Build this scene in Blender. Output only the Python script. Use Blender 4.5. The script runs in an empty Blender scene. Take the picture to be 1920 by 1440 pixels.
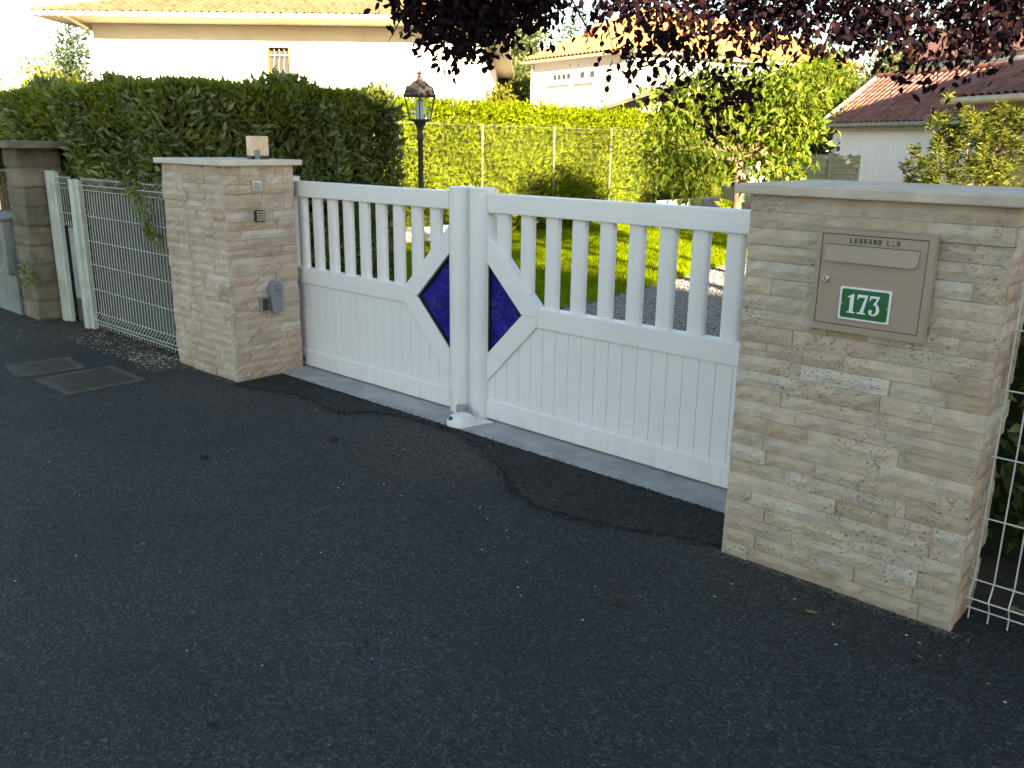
import bpy, bmesh, math, random
import numpy as np
from mathutils import Vector, Matrix, Euler

# ------------------------------------------------------------------ camera, world, sun, exposure
SC = bpy.context.scene
CAMZ = 1.6
cam_d = bpy.data.cameras.new('camera'); cam = bpy.data.objects.new('camera', cam_d)
SC.collection.objects.link(cam)
cam_d.sensor_fit = 'HORIZONTAL'; cam_d.sensor_width = 36.0; cam_d.lens = 36.0*1638.15/1920.0
cam_d.clip_start = 0.05; cam_d.clip_end = 800
pit, rol, yaw = 0.26939567, 0.0132285, 0.73472658
fwd = Vector((-math.sin(yaw)*math.cos(pit), math.cos(yaw)*math.cos(pit), -math.sin(pit)))
rt = Vector((math.cos(yaw), math.sin(yaw), 0)); up = rt.cross(fwd)
rt2 = rt*math.cos(rol)+up*math.sin(rol); up2 = -rt*math.sin(rol)+up*math.cos(rol)
M = Matrix((rt2, up2, -fwd)).transposed().to_4x4(); M.translation = (0, 0, CAMZ)
cam.matrix_world = M
SC.camera = cam

SUN_EL, SUN_AZ = math.radians(15), math.radians(-30)      # azimuth counted from +X towards +Y
world = bpy.data.worlds.new('World'); SC.world = world; world.use_nodes = True
wn = world.node_tree; wn.nodes.clear()
sky = wn.nodes.new('ShaderNodeTexSky'); sky.sky_type = 'NISHITA'; sky.sun_disc = False
sky.sun_elevation = SUN_EL; sky.sun_rotation = math.pi/2 - SUN_AZ
sky.air_density = 1.0; sky.dust_density = 0.4; sky.ozone_density = 1.0
bg = wn.nodes.new('ShaderNodeBackground'); bg.inputs['Strength'].default_value = 0.050
wo = wn.nodes.new('ShaderNodeOutputWorld')
wn.links.new(sky.outputs[0], bg.inputs[0]); wn.links.new(bg.outputs[0], wo.inputs[0])
sun_d = bpy.data.lights.new('sun', 'SUN'); sun_d.energy = 5.0; sun_d.angle = math.radians(0.5)
sun_d.color = (1.0, 0.86, 0.66)
sun = bpy.data.objects.new('sun', sun_d); SC.collection.objects.link(sun)
sdir = Vector((math.cos(SUN_EL)*math.cos(SUN_AZ), math.cos(SUN_EL)*math.sin(SUN_AZ), math.sin(SUN_EL)))
sun.rotation_euler = sdir.to_track_quat('Z', 'Y').to_euler()
sun.location = (20, 0, 20)
SC.view_settings.view_transform = 'Standard'; SC.view_settings.look = 'None'
SC.view_settings.exposure = 3.2; SC.view_settings.gamma = 1.0; SC.view_settings.use_curve_mapping = False
SC.view_settings.use_white_balance = True; SC.view_settings.white_balance_temperature = 7600; SC.view_settings.white_balance_tint = 10

R = random.Random(7)
NR = np.random.default_rng(11)

# ------------------------------------------------------------------ materials
def mat_new(name):
    m = bpy.data.materials.new(name); m.use_nodes = True
    nt = m.node_tree; nt.nodes.clear()
    out = nt.nodes.new('ShaderNodeOutputMaterial'); p = nt.nodes.new('ShaderNodeBsdfPrincipled')
    nt.links.new(p.outputs[0], out.inputs[0])
    return m, nt, p, out
def N(nt, t, **kw):
    n = nt.nodes.new(t)
    for k, v in kw.items():
        if k in n.inputs.keys(): n.inputs[k].default_value = v
        else: setattr(n, k, v)
    return n
def ramp(nt, src, stops, interp='LINEAR'):
    r = nt.nodes.new('ShaderNodeValToRGB'); cr = r.color_ramp; cr.interpolation = interp
    while len(cr.elements) < len(stops): cr.elements.new(0.5)
    for e, (p, c) in zip(cr.elements, stops):
        e.position = p; e.color = (c[0], c[1], c[2], 1) if hasattr(c, '__len__') else (c, c, c, 1)
    nt.links.new(src, r.inputs[0]); return r.outputs[0]
def mix(nt, fac, a, b, mode='MIX'):
    n = nt.nodes.new('ShaderNodeMix'); n.data_type = 'RGBA'; n.blend_type = mode
    for sock, v in ((n.inputs[0], fac), (n.inputs[6], a), (n.inputs[7], b)):
        if isinstance(v, (int, float)): sock.default_value = v
        elif isinstance(v, tuple): sock.default_value = (*v[:3], 1)
        else: nt.links.new(v, sock)
    return n.outputs[2]
def wpos(nt): return nt.nodes.new('ShaderNodeNewGeometry').outputs['Position']
def noise(nt, scale, detail=4, rough=.55, vec=None, out=0):
    n = N(nt, 'ShaderNodeTexNoise', Scale=scale, Detail=detail, Roughness=rough)
    nt.links.new(vec if vec is not None else wpos(nt), n.inputs['Vector']); return n.outputs[out]
def bump(nt, p, h, strength=.3, dist=.01, prev=None):
    b = N(nt, 'ShaderNodeBump', Strength=strength, Distance=dist); nt.links.new(h, b.inputs['Height'])
    if prev is not None: nt.links.new(prev, b.inputs['Normal'])
    nt.links.new(b.outputs[0], p.inputs['Normal']); return b.outputs[0]
def scaled(nt, v):
    m = nt.nodes.new('ShaderNodeMapping'); m.inputs['Scale'].default_value = v
    nt.links.new(wpos(nt), m.inputs['Vector']); return m.outputs[0]

def simple(name, col, rough=.6, var=.12, nscale=6, bscale=None, bstr=.2, metal=0, spec=.5, bdist=.004, objvar=0.0):
    m, nt, p, o = mat_new(name)
    f = noise(nt, nscale, 5)
    c = ramp(nt, f, [(.3, tuple(x*(1-var) for x in col)), (.7, tuple(min(1, x*(1+var)) for x in col))])
    if objvar:
        oi = nt.nodes.new('ShaderNodeObjectInfo')
        g = ramp(nt, oi.outputs['Random'], [(0, 1-objvar), (1, 1.0)])
        c = mix(nt, 1.0, c, g, 'MULTIPLY')
    nt.links.new(c, p.inputs['Base Color'])
    p.inputs['Roughness'].default_value = rough; p.inputs['Metallic'].default_value = metal
    p.inputs['Specular IOR Level'].default_value = spec
    if bscale: bump(nt, p, noise(nt, bscale, 4), bstr, bdist)
    return m

def foliage(name, stops, transl=.35, rough=.45, tcol=None, patch=None, spec=.3):
    """leaf colour differs leaf by leaf (random per island) and in slow patches"""
    m, nt, p, o = mat_new(name)
    g = nt.nodes.new('ShaderNodeNewGeometry')
    c = ramp(nt, g.outputs['Random Per Island'], stops)
    n = ramp(nt, noise(nt, patch or 1.3, 2), [(.35, .72), (.65, 1.12)])
    c = mix(nt, 1.0, c, n, 'MULTIPLY')
    nt.links.new(c, p.inputs['Base Color'])
    p.inputs['Roughness'].default_value = rough; p.inputs['Specular IOR Level'].default_value = spec
    t = nt.nodes.new('ShaderNodeBsdfTranslucent')
    nt.links.new(mix(nt, 1.0, c, tcol or (1.5, 1.5, .5), 'MULTIPLY'), t.inputs['Color'])
    ms = nt.nodes.new('ShaderNodeMixShader'); ms.inputs[0].default_value = transl
    nt.links.new(p.outputs[0], ms.inputs[1]); nt.links.new(t.outputs[0], ms.inputs[2]); nt.links.new(ms.outputs[0], o.inputs[0])
    return m

def mat_asphalt(name, col, brown=.5, speck=1.0, dust=()):
    m, nt, p, o = mat_new(name)
    base = ramp(nt, noise(nt, 1.1, 7, .7), [(.3, tuple(x*.66 for x in col)), (.7, tuple(x*1.36 for x in col))])
    br = ramp(nt, noise(nt, .8, 3, .5), [(.48, 0), (.66, brown)])
    base = mix(nt, br, base, (col[0]*1.5, col[1]*1.25, col[2]*.95))
    for (dx, dy, rad, amt, dc) in dust:
        vm = nt.nodes.new('ShaderNodeVectorMath'); vm.operation = 'DISTANCE'; vm.inputs[1].default_value = (dx, dy, 0)
        wob = mix(nt, .12*rad/.5, wpos(nt), noise(nt, 3.0, 4, .6, out=1)); nt.links.new(wob, vm.inputs[0])
        base = mix(nt, ramp(nt, vm.outputs['Value'], [(rad*.25, amt), (rad, 0)]), base, dc)
    base = mix(nt, ramp(nt, noise(nt, 9, 5, .7), [(.55, 0), (.75, .5)]), base, tuple(x*.55 for x in col))
    v = N(nt, 'ShaderNodeTexVoronoi', Scale=125.0); nt.links.new(wpos(nt), v.inputs['Vector'])
    sep = nt.nodes.new('ShaderNodeSeparateColor'); nt.links.new(v.outputs['Color'], sep.inputs[0])
    grain = ramp(nt, sep.outputs[0], [(0, .30), (.45, .85), (.85, 1.45), (1, 3.0)])
    base = mix(nt, 1.0, base, grain, 'MULTIPLY')
    fine = ramp(nt, noise(nt, 420, 2), [(.3, .7), (.7, 1.3)])
    base = mix(nt, 1.0, base, fine, 'MULTIPLY')
    # rare pale chips of aggregate
    v2 = N(nt, 'ShaderNodeTexVoronoi', Scale=42.0); nt.links.new(wpos(nt), v2.inputs['Vector'])
    s2 = nt.nodes.new('ShaderNodeSeparateColor'); nt.links.new(v2.outputs['Color'], s2.inputs[0])
    chip = ramp(nt, s2.outputs[1], [(.975, 0), (.98, 1)])
    near = ramp(nt, v2.outputs['Distance'], [(.13, 1), (.17, 0)])
    cc = mix(nt, 1.0, chip, near, 'MULTIPLY')
    cm = nt.nodes.new('ShaderNodeMath'); cm.operation = 'MULTIPLY'; cm.inputs[1].default_value = .55*speck
    nt.links.new(cc, cm.inputs[0])
    base = mix(nt, cm.outputs[0], base, (.32, .32, .31))
    nt.links.new(base, p.inputs['Base Color'])
    p.inputs['Roughness'].default_value = .82; p.inputs['Specular IOR Level'].default_value = .35
    b1 = bump(nt, p, v.outputs['Distance'], .9, .008)
    bump(nt, p, noise(nt, 60, 5, .65), .5, .010, b1)
    return m

def mat_travertine():
    m, nt, p, o = mat_new('travertine')
    oi = nt.nodes.new('ShaderNodeObjectInfo')
    c = ramp(nt, oi.outputs['Random'], [(0, (0.497, 0.385, 0.276)), (.18, (0.600, 0.502, 0.387)), (.36, (0.523, 0.453, 0.369)), (.52, (0.651, 0.552, 0.436)),
                                        (.66, (0.561, 0.446, 0.356)), (.8, (0.676, 0.620, 0.541)), (.92, (0.485, 0.385, 0.270)), (1, (0.613, 0.520, 0.442))])
    m1 = ramp(nt, noise(nt, 9, 6, .65), [(.3, .78), (.7, 1.12)])
    c = mix(nt, 1.0, c, m1, 'MULTIPLY')
    st = noise(nt, 1.0, 5, .7, scaled(nt, (7, 7, 40)))
    c = mix(nt, ramp(nt, st, [(.52, 0), (.75, .35)]), c, (.62, .59, .53))
    rust = ramp(nt, noise(nt, 3.1, 5, .7), [(.62, 0), (.76, .55)])
    c = mix(nt, rust, c, (.30, .20, .10))
    # pores, gathered in bands
    pn = noise(nt, 1.0, 3, .7, scaled(nt, (75, 75, 140)))
    band = ramp(nt, noise(nt, 5.5, 3), [(.46, 0), (.62, 1)])
    pore = mix(nt, 1.0, ramp(nt, pn, [(.33, 1), (.41, 0)]), band, 'MULTIPLY')
    c = mix(nt, pore, c, (.10, .08, .06))
    # grime low down on the wall
    sx = nt.nodes.new('ShaderNodeSeparateXYZ'); nt.links.new(wpos(nt), sx.inputs[0])
    lowz = ramp(nt, sx.outputs[2], [(.0, .5), (.28, 0)])
    gr = mix(nt, 1.0, lowz, ramp(nt, noise(nt, 6, 4), [(.35, .3), (.6, 1)]), 'MULTIPLY')
    c = mix(nt, gr, c, (.30, .24, .14))
    nt.links.new(c, p.inputs['Base Color']); p.inputs['Roughness'].default_value = .85
    p.inputs['Specular IOR Level'].default_value = .25
    inv = ramp(nt, pore, [(0, 1), (1, 0)])
    b1 = bump(nt, p, inv, .8, .006)
    b2 = bump(nt, p, noise(nt, 55, 6, .75), .8, .012, b1)
    bump(nt, p, noise(nt, 14, 4, .6), .6, .02, b2)
    return m

def mat_glass_blue():
    m, nt, p, o = mat_new('blue_stained_glass')
    n1 = noise(nt, 9, 7, .75)
    w = N(nt, 'ShaderNodeTexNoise', Scale=7.0, Detail=6.0, Roughness=.7, Distortion=2.2); nt.links.new(wpos(nt), w.inputs['Vector'])
    vein = ramp(nt, w.outputs[0], [(.485, 0), (.5, 1), (.515, 0)])
    spots = ramp(nt, noise(nt, 60, 3, .6), [(.66, 0), (.72, .7)])
    c = ramp(nt, n1, [(.32, (.004, .008, .045)), (.48, (.016, .014, .19)), (.6, (.03, .026, .30)), (.72, (.07, .09, .26))])
    haze = ramp(nt, noise(nt, 5, 4), [(.5, .0), (.7, 1)])
    vv = mix(nt, 1.0, vein, haze, 'MULTIPLY')
    c = mix(nt, vv, c, (.22, .24, .38)); c = mix(nt, spots, c, (.12, .13, .33))
    nt.links.new(c, p.inputs['Base Color']); p.inputs['Roughness'].default_value = .12
    p.inputs['Specular IOR Level'].default_value = .35
    bump(nt, p, n1, .25, .004)
    return m

def mat_roof(name, a, b, c3, lichen=.2):
    m, nt, p, o = mat_new(name)
    oi = nt.nodes.new('ShaderNodeObjectInfo')
    c = ramp(nt, oi.outputs['Random'], [(0, a), (.5, b), (1, c3)])
    c = mix(nt, 1.0, c, ramp(nt, noise(nt, 5, 6, .7), [(.3, .7), (.7, 1.15)]), 'MULTIPLY')
    c = mix(nt, ramp(nt, noise(nt, 14, 4, .7), [(.58, 0), (.7, lichen)]), c, (.30, .28, .2))
    nt.links.new(c, p.inputs['Base Color']); p.inputs['Roughness'].default_value = .85
    bump(nt, p, noise(nt, 50, 4), .3, .004)
    return m

def mat_render(name, col, streak=.0, bs=90):
    m, nt, p, o = mat_new(name)
    c = ramp(nt, noise(nt, 1.2, 6, .6), [(.3, tuple(x*.92 for x in col)), (.7, tuple(min(1, x*1.04) for x in col))])
    if streak:
        s = noise(nt, 1.0, 5, .7, scaled(nt, (9, 9, .7)))
        c = mix(nt, ramp(nt, s, [(.5, 0), (.72, streak)]), c, tuple(x*.62 for x in col))
    nt.links.new(c, p.inputs['Base Color']); p.inputs['Roughness'].default_value = .9
    bump(nt, p, noise(nt, bs, 4), .35, .006)
    return m

def mat_lacquer():
    m, nt, p, o = mat_new('white_lacquer')
    c = ramp(nt, noise(nt, 3, 5, .6), [(.3, (.765, .775, .78)), (.7, (.81, .815, .82))])
    s = noise(nt, 1.0, 4, .7, scaled(nt, (14, 14, 1.2)))
    sx = nt.nodes.new('ShaderNodeSeparateXYZ'); nt.links.new(wpos(nt), sx.inputs[0])
    lowz = ramp(nt, sx.outputs[2], [(.0, .6), (.16, .05)])
    d = mix(nt, 1.0, lowz, ramp(nt, s, [(.4, .1), (.65, 1)]), 'MULTIPLY')
    c = mix(nt, d, c, (.55, .53, .48))
    nt.links.new(c, p.inputs['Base Color']); p.inputs['Roughness'].default_value = .38
    bump(nt, p, noise(nt, 260, 3), .06, .002)
    return m

def mat_beacon():
    m, nt, p, o = mat_new('beacon_lens')
    n = noise(nt, 16, 3)
    c = ramp(nt, n, [(.38, (.62, .58, .5)), (.5, (.68, .45, .28)), (.62, (.7, .62, .42))])
    nt.links.new(c, p.inputs['Base Color']); p.inputs['Roughness'].default_value = .3
    return m

def glass_mat(name, col=(.9, .95, 1), alpha=.25):
    m, nt, p, o = mat_new(name)
    t = nt.nodes.new('ShaderNodeBsdfTransparent'); g = nt.nodes.new('ShaderNodeBsdfGlossy')
    g.inputs['Roughness'].default_value = .1; t.inputs['Color'].default_value = (*col, 1)
    ms = nt.nodes.new('ShaderNodeMixShader'); ms.inputs[0].default_value = alpha
    nt.links.new(t.outputs[0], ms.inputs[1]); nt.links.new(g.outputs[0], ms.inputs[2]); nt.links.new(ms.outputs[0], o.inputs[0])
    return m

MT = dict(
    asphalt=mat_asphalt('asphalt', (.0215, .0265, .0295), dust=((-2.7, 2.75, .62, .55, (.062, .052, .040)), (-3.9, 2.5, .9, .25, (.055, .052, .046)), (-6.3, 2.5, .75, .65, (.060, .052, .036)), (-1.0, 2.9, .5, .3, (.055, .05, .04)))),
    asphalt_new=mat_asphalt('fresh_asphalt', (.017, .018, .019), .15, .3),
    travertine=mat_travertine(),
    mortar=simple('mortar', (.16, .14, .11), .95, .2, 20, 80, .4),
    cap=simple('cap_stone', (.52, .455, .375), .8, .16, 7, 35, .5, bdist=.006),
    cap_pale=simple('pale_cap_stone', (.60, .56, .49), .8, .12, 7, 45, .4, bdist=.004),
    white=mat_lacquer(),
    glass_blue=mat_glass_blue(),
    black=simple('black_rubber', (.012, .012, .014), .5, .2, 10),
    concrete=simple('concrete', (.33, .335, .33), .9, .25, 5, 60, .5, bdist=.006),
    concrete_dark=simple('stained_concrete', (.10, .095, .080), .9, .35, 5, 50, .6, bdist=.008),
    letterbox=simple('beige_paint', (.335, .272, .218), .42, .05, 4, 240, .12, bdist=.001),
    ink=simple('dark_ink', (.02, .02, .02), .5, .1, 10),
    steel=simple('brushed_steel', (.55, .53, .48), .28, .1, 30, metal=1),
    enamel_green=simple('green_enamel', (.012, .13, .045), .25, .1, 12),
    enamel_white=simple('white_enamel', (.74, .77, .82), .3, .06, 12),
    grey_plastic=simple('grey_plastic', (.20, .22, .25), .5, .1, 12, 200, .1),
    grey_light=simple('pale_grey_plastic', (.30, .33, .34), .55, .18, 5, 120, .15),
    dark_plastic=simple('dark_plastic', (.02, .02, .022), .35, .2, 12),
    fence_green=simple('pale_green_paint', (.46, .52, .47), .5, .15, 6, 150, .1),
    wire=simple('cream_wire', (.56, .59, .55), .5, .12, 20),
    slat=simple('grey_green_slat', (.12, .14, .13), .55, .2, 6),
    old_stone=simple('old_split_stone', (.19, .17, .125), .95, .35, 6, 22, .9, bdist=.02, objvar=.35),
    meter=simple('weathered_meter_box', (.17, .20, .20), .6, .35, 4, 50, .3),
    iron=simple('black_iron', (.018, .017, .016), .55, .3, 20, 120, .2),
    bronze=simple('dark_bronze_paint', (.030, .024, .018), .5, .3, 15, 90, .2),
    soil=simple('soil', (.045, .034, .022), .98, .5, 9, 40, .9, bdist=.02),
    petal=simple('pale_petal', (.45, .43, .36), .8, .2, 40),
    litter=simple('dry_leaf_litter', (.22, .19, .11), .85, .5, 50),
    grit=simple('stone_dust', (.13, .115, .09), .95, .5, 50),
    clod=simple('dark_clod', (.018, .012, .008), .9, .5, 60, 160, .8),
    dryleaf=simple('dry_yellow_leaf', (.24, .13, .03), .7, .3, 60),
    twig=simple('twig', (.035, .028, .022), .9, .3, 40),
    gravel=simple('gravel', (.25, .235, .215), .95, .5, 70, 60, 1.0, bdist=.02),
    pebble=simple('pebble', (.30, .28, .255), .9, .5, 30, objvar=0),
    lawn=simple('lawn_soil', (.12, .16, .003), .95, .3, 8, 60, .8, bdist=.02),
    house_white=mat_render('white_render', (.66, .63, .59)),
    house_pale=mat_render('pale_render', (.44, .42, .395)),
    house_beige=mat_render('ochre_render', (.42, .30, .155)),
    garage_wall=mat_render('whitewashed_wall', (.76, .78, .81), .35, 60),
    roof_pale=mat_roof('pale_tiles', (.12, .090, .043), (.16, .12, .06), (.095, .066, .03), .15),
    roof_red=mat_roof('red_tiles', (.15, .060, .048), (.20, .082, .062), (.23, .11, .11), .25),
    roof_orange=mat_roof('orange_tiles', (.40, .16, .05), (.46, .21, .07), (.36, .13, .04), .15),
    gutter=simple('beige_gutter', (.38, .34, .24), .5, .15, 5),
    gutter_grey=simple('zinc_gutter', (.16, .17, .14), .5, .25, 5),
    soffit=simple('soffit_boards', (.40, .34, .22), .8, .2, 4),
    brick_red=simple('red_brick', (.33, .10, .06), .9, .25, 12, 40, .5),
    shutter=simple('varnished_wood', (.30, .13, .03), .5, .3, 20),
    pane=simple('window_pane', (.05, .055, .06), .12, .2, 4),
    pvc=simple('white_window_frame', (.72, .72, .70), .4, .05, 6),
    vent=simple('vent_hole', (.12, .11, .09), .9, .2, 10),
    bark=simple('bark', (.13, .095, .06), .95, .45, 25, 40, .9, bdist=.02),
    bark_dark=simple('dark_bark', (.018, .012, .011), .95, .45, 25, 40, .9, bdist=.02),
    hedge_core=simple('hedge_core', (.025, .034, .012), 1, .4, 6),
    trailer=simple('green_grey_sheet', (.16, .19, .14), .5, .2, 5, metal=.2),
    yellow=simple('yellow_band', (.62, .60, .03), .5, .15, 8),
    navy=simple('navy_band', (.02, .02, .10), .5, .2, 8),
    shed_roof=simple('dark_fibre_roof', (.085, .075, .060), .9, .3, 4),
    galv=simple('galvanised', (.50, .52, .47), .5, .15, 12, metal=.3),
    thin_post=simple('weathered_post', (.15, .155, .12), .6, .2, 12),
    mesh=simple('galvanised_mesh', (.19, .20, .13), .5, .15, 12),
    lilac=simple('pale_lilac_cladding', (.50, .50, .58), .8, .12, 5),
    hill=simple('wooded_slope', (.035, .055, .018), 1, .5, .6, 3, 1, bdist=.5),
    ground=simple('earth', (.10, .09, .055), .98, .35, 2, 20, .6, bdist=.02),
    lamp_glass=glass_mat('lantern_glass', (.92, .95, .97), .12),
    bulb=simple('opal_tube', (.70, .74, .74), .3, .05, 10),
)
MT['f_laurel'] = foliage('laurel_leaf', [(0, (.10, .13, .036)), (.4, (.135, .175, .046)), (.75, (.17, .21, .055)), (1, (.22, .25, .09))], .30, .36, None, None, .6)
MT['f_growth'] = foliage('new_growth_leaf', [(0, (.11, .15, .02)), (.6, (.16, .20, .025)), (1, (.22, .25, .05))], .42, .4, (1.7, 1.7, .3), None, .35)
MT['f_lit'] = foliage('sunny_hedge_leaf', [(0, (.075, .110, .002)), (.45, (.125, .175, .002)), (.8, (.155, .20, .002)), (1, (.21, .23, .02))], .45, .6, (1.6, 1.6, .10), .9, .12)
MT['f_plum'] = foliage('plum_leaf', [(0, (.007, .004, .009)), (.5, (.011, .005, .011)), (.85, (.018, .006, .009)), (1, (.034, .010, .007))], .12, .7, (2.2, .6, .5), None, .10)
MT['f_cherry'] = foliage('cherry_leaf', [(0, (.045, .085, .006)), (.5, (.085, .130, .010)), (.85, (.13, .165, .015)), (1, (.20, .20, .03))], .42, .5, (1.8, 1.6, .15), None, .2)
MT['f_shrub'] = foliage('willow_leaf', [(0, (.040, .062, .012)), (.5, (.075, .098, .018)), (1, (.15, .15, .02))], .38, .45, (1.7, 1.6, .2), None, .2)
MT['f_conifer'] = foliage('conifer_leaf', [(0, (.016, .030, .018)), (.6, (.030, .048, .024)), (1, (.055, .075, .03))], .15, .6, None, None, .15)
MT['f_olive'] = foliage('olive_leaf', [(0, (.045, .060, .018)), (.6, (.075, .095, .025)), (1, (.12, .13, .05))], .3, .5)
MT['f_yellow'] = foliage('golden_leaf', [(0, (.085, .10, .006)), (.5, (.13, .145, .008)), (1, (.18, .18, .02))], .42, .45, (1.7, 1.5, .3))
MT['f_dark'] = foliage('dark_wood_leaf', [(0, (.020, .034, .012)), (.6, (.035, .055, .018)), (1, (.06, .08, .03))], .2, .6)
MT['grass'] = foliage('grass_blade', [(0, (.12, .18, .002)), (.5, (.17, .235, .002)), (1, (.21, .26, .004))], .5, .6, (1.6, 1.6, .10), 2.2, .1)

# ------------------------------------------------------------------ mesh helpers
COL = SC.collection
class MB:
    def __init__(s): s.v = []; s.f = []
    def add(s, vs, fs):
        o = len(s.v); s.v += [tuple(v) for v in vs]; s.f += [tuple(i+o for i in f) for f in fs]; return s
    def box(s, x0, x1, y0, y1, z0, z1):
        return s.add([(x0,y0,z0),(x1,y0,z0),(x1,y1,z0),(x0,y1,z0),(x0,y0,z1),(x1,y0,z1),(x1,y1,z1),(x0,y1,z1)],
                     [(0,3,2,1),(4,5,6,7),(0,1,5,4),(1,2,6,5),(2,3,7,6),(3,0,4,7)])
    def prism_xz(s, poly, y0, y1):
        n = len(poly); vs = [(x, y0, z) for x, z in poly]+[(x, y1, z) for x, z in poly]
        a = sum(poly[i][0]*poly[(i+1) % n][1]-poly[(i+1) % n][0]*poly[i][1] for i in range(n))
        fs = [tuple(range(n)), tuple(range(2*n-1, n-1, -1))]+[(i, i+n, (i+1) % n+n, (i+1) % n) for i in range(n)]
        if a < 0: fs = [tuple(reversed(f)) for f in fs]
        return s.add(vs, fs)
    def prism_xy(s, poly, z0, z1):
        n = len(poly); vs = [(x, y, z0) for x, y in poly]+[(x, y, z1) for x, y in poly]
        a = sum(poly[i][0]*poly[(i+1) % n][1]-poly[(i+1) % n][0]*poly[i][1] for i in range(n))
        fs = [tuple(range(n-1, -1, -1)), tuple(range(n, 2*n))]+[(i, (i+1) % n, (i+1) % n+n, i+n) for i in range(n)]
        if a < 0: fs = [tuple(reversed(f)) for f in fs]
        return s.add(vs, fs)
    def tube(s, pts, r, n=6, cap=True):
        pts = [Vector(p) for p in pts]; rs = r if hasattr(r, '__len__') else [r]*len(pts)
        o = len(s.v)
        for i, p in enumerate(pts):
            d = (pts[min(i+1, len(pts)-1)]-pts[max(i-1, 0)]).normalized()
            a = d.cross(Vector((0, 0, 1)) if abs(d.z) < .9 else Vector((1, 0, 0))).normalized(); b = d.cross(a)
            for k in range(n):
                t = 2*math.pi*k/n; q = p+(a*math.cos(t)+b*math.sin(t))*rs[i]; s.v.append(tuple(q))
        for i in range(len(pts)-1):
            for k in range(n):
                s.f.append((o+i*n+k, o+i*n+(k+1) % n, o+(i+1)*n+(k+1) % n, o+(i+1)*n+k))
        if cap:
            s.f.append(tuple(o+k for k in range(n-1, -1, -1))); s.f.append(tuple(o+(len(pts)-1)*n+k for k in range(n)))
        return s
    def lathe(s, cx, cy, prof, n=20, ph=0):
        o = len(s.v)
        for r, z in prof:
            for k in range(n):
                t = 2*math.pi*k/n+ph; s.v.append((cx+r*math.cos(t), cy+r*math.sin(t), z))
        for i in range(len(prof)-1):
            for k in range(n):
                s.f.append((o+i*n+k, o+i*n+(k+1) % n, o+(i+1)*n+(k+1) % n, o+(i+1)*n+k))
        s.f.append(tuple(o+k for k in range(n-1, -1, -1))); s.f.append(tuple(o+(len(prof)-1)*n+k for k in range(n)))
        return s

def mesh_of(name, mb, mat, off=(0, 0, 0), bevel=0, smooth=False, seg=2):
    me = bpy.data.meshes.new(name)
    ox, oy, oz = off
    me.from_pydata([(x-ox, y-oy, z-oz) for x, y, z in mb.v], [], mb.f)
    if bevel:
        bm = bmesh.new(); bm.from_mesh(me)
        bmesh.ops.recalc_face_normals(bm, faces=bm.faces)
        bmesh.ops.bevel(bm, geom=[e for e in bm.edges if e.calc_face_angle(0) > .5], offset=bevel, segments=seg, affect='EDGES', profile=.6)
        bm.to_mesh(me); bm.free()
    if mat: me.materials.append(MT[mat] if isinstance(mat, str) else mat)
    if smooth:
        me.polygons.foreach_set('use_smooth', [True]*len(me.polygons))
        try: me.set_sharp_from_angle(angle=math.radians(42))
        except Exception: pass
    me.update(); return me
def tag(o, label=None, cat=None, group=None, kind=None):
    if label: o['label'] = label
    if cat: o['category'] = cat
    if group: o['group'] = group
    if kind: o['kind'] = kind
    return o
class T:
    """a thing: an Empty at its base; parts given in world coordinates (or local ones when turned)"""
    def __init__(s, name, label, cat, loc, rz=0, group=None):
        s.o = bpy.data.objects.new(name, None); COL.objects.link(s.o); s.o.location = loc; s.o.rotation_euler = (0, 0, rz)
        s.o.empty_display_size = .1
        s.off = tuple(loc) if rz == 0 else (0, 0, 0)
        tag(s.o, label, cat, group)
    def part(s, name, mb, mat, parent=None, bevel=0, smooth=False, kind=None, label=None, seg=2):
        o = bpy.data.objects.new(name, mesh_of(name, mb, mat, s.off, bevel, smooth, seg)); COL.objects.link(o)
        o.parent = parent or s.o; tag(o, label, None, None, kind); return o
    def inst(s, name, me, mtx, parent=None):
        """an alike piece that shares its mesh; mtx in the coordinates of the parts"""
        o = bpy.data.objects.new(name, me); COL.objects.link(o); o.parent = parent or s.o
        o.matrix_local = Matrix.Translation(-Vector(s.off)) @ mtx; return o
def solo(name, mb, mat, label=None, cat=None, group=None, kind=None, loc=(0, 0, 0), bevel=0, smooth=False):
    o = bpy.data.objects.new(name, mesh_of(name, mb, mat, loc, bevel, smooth)); COL.objects.link(o); o.location = loc
    return tag(o, label, cat, group, kind)

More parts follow.
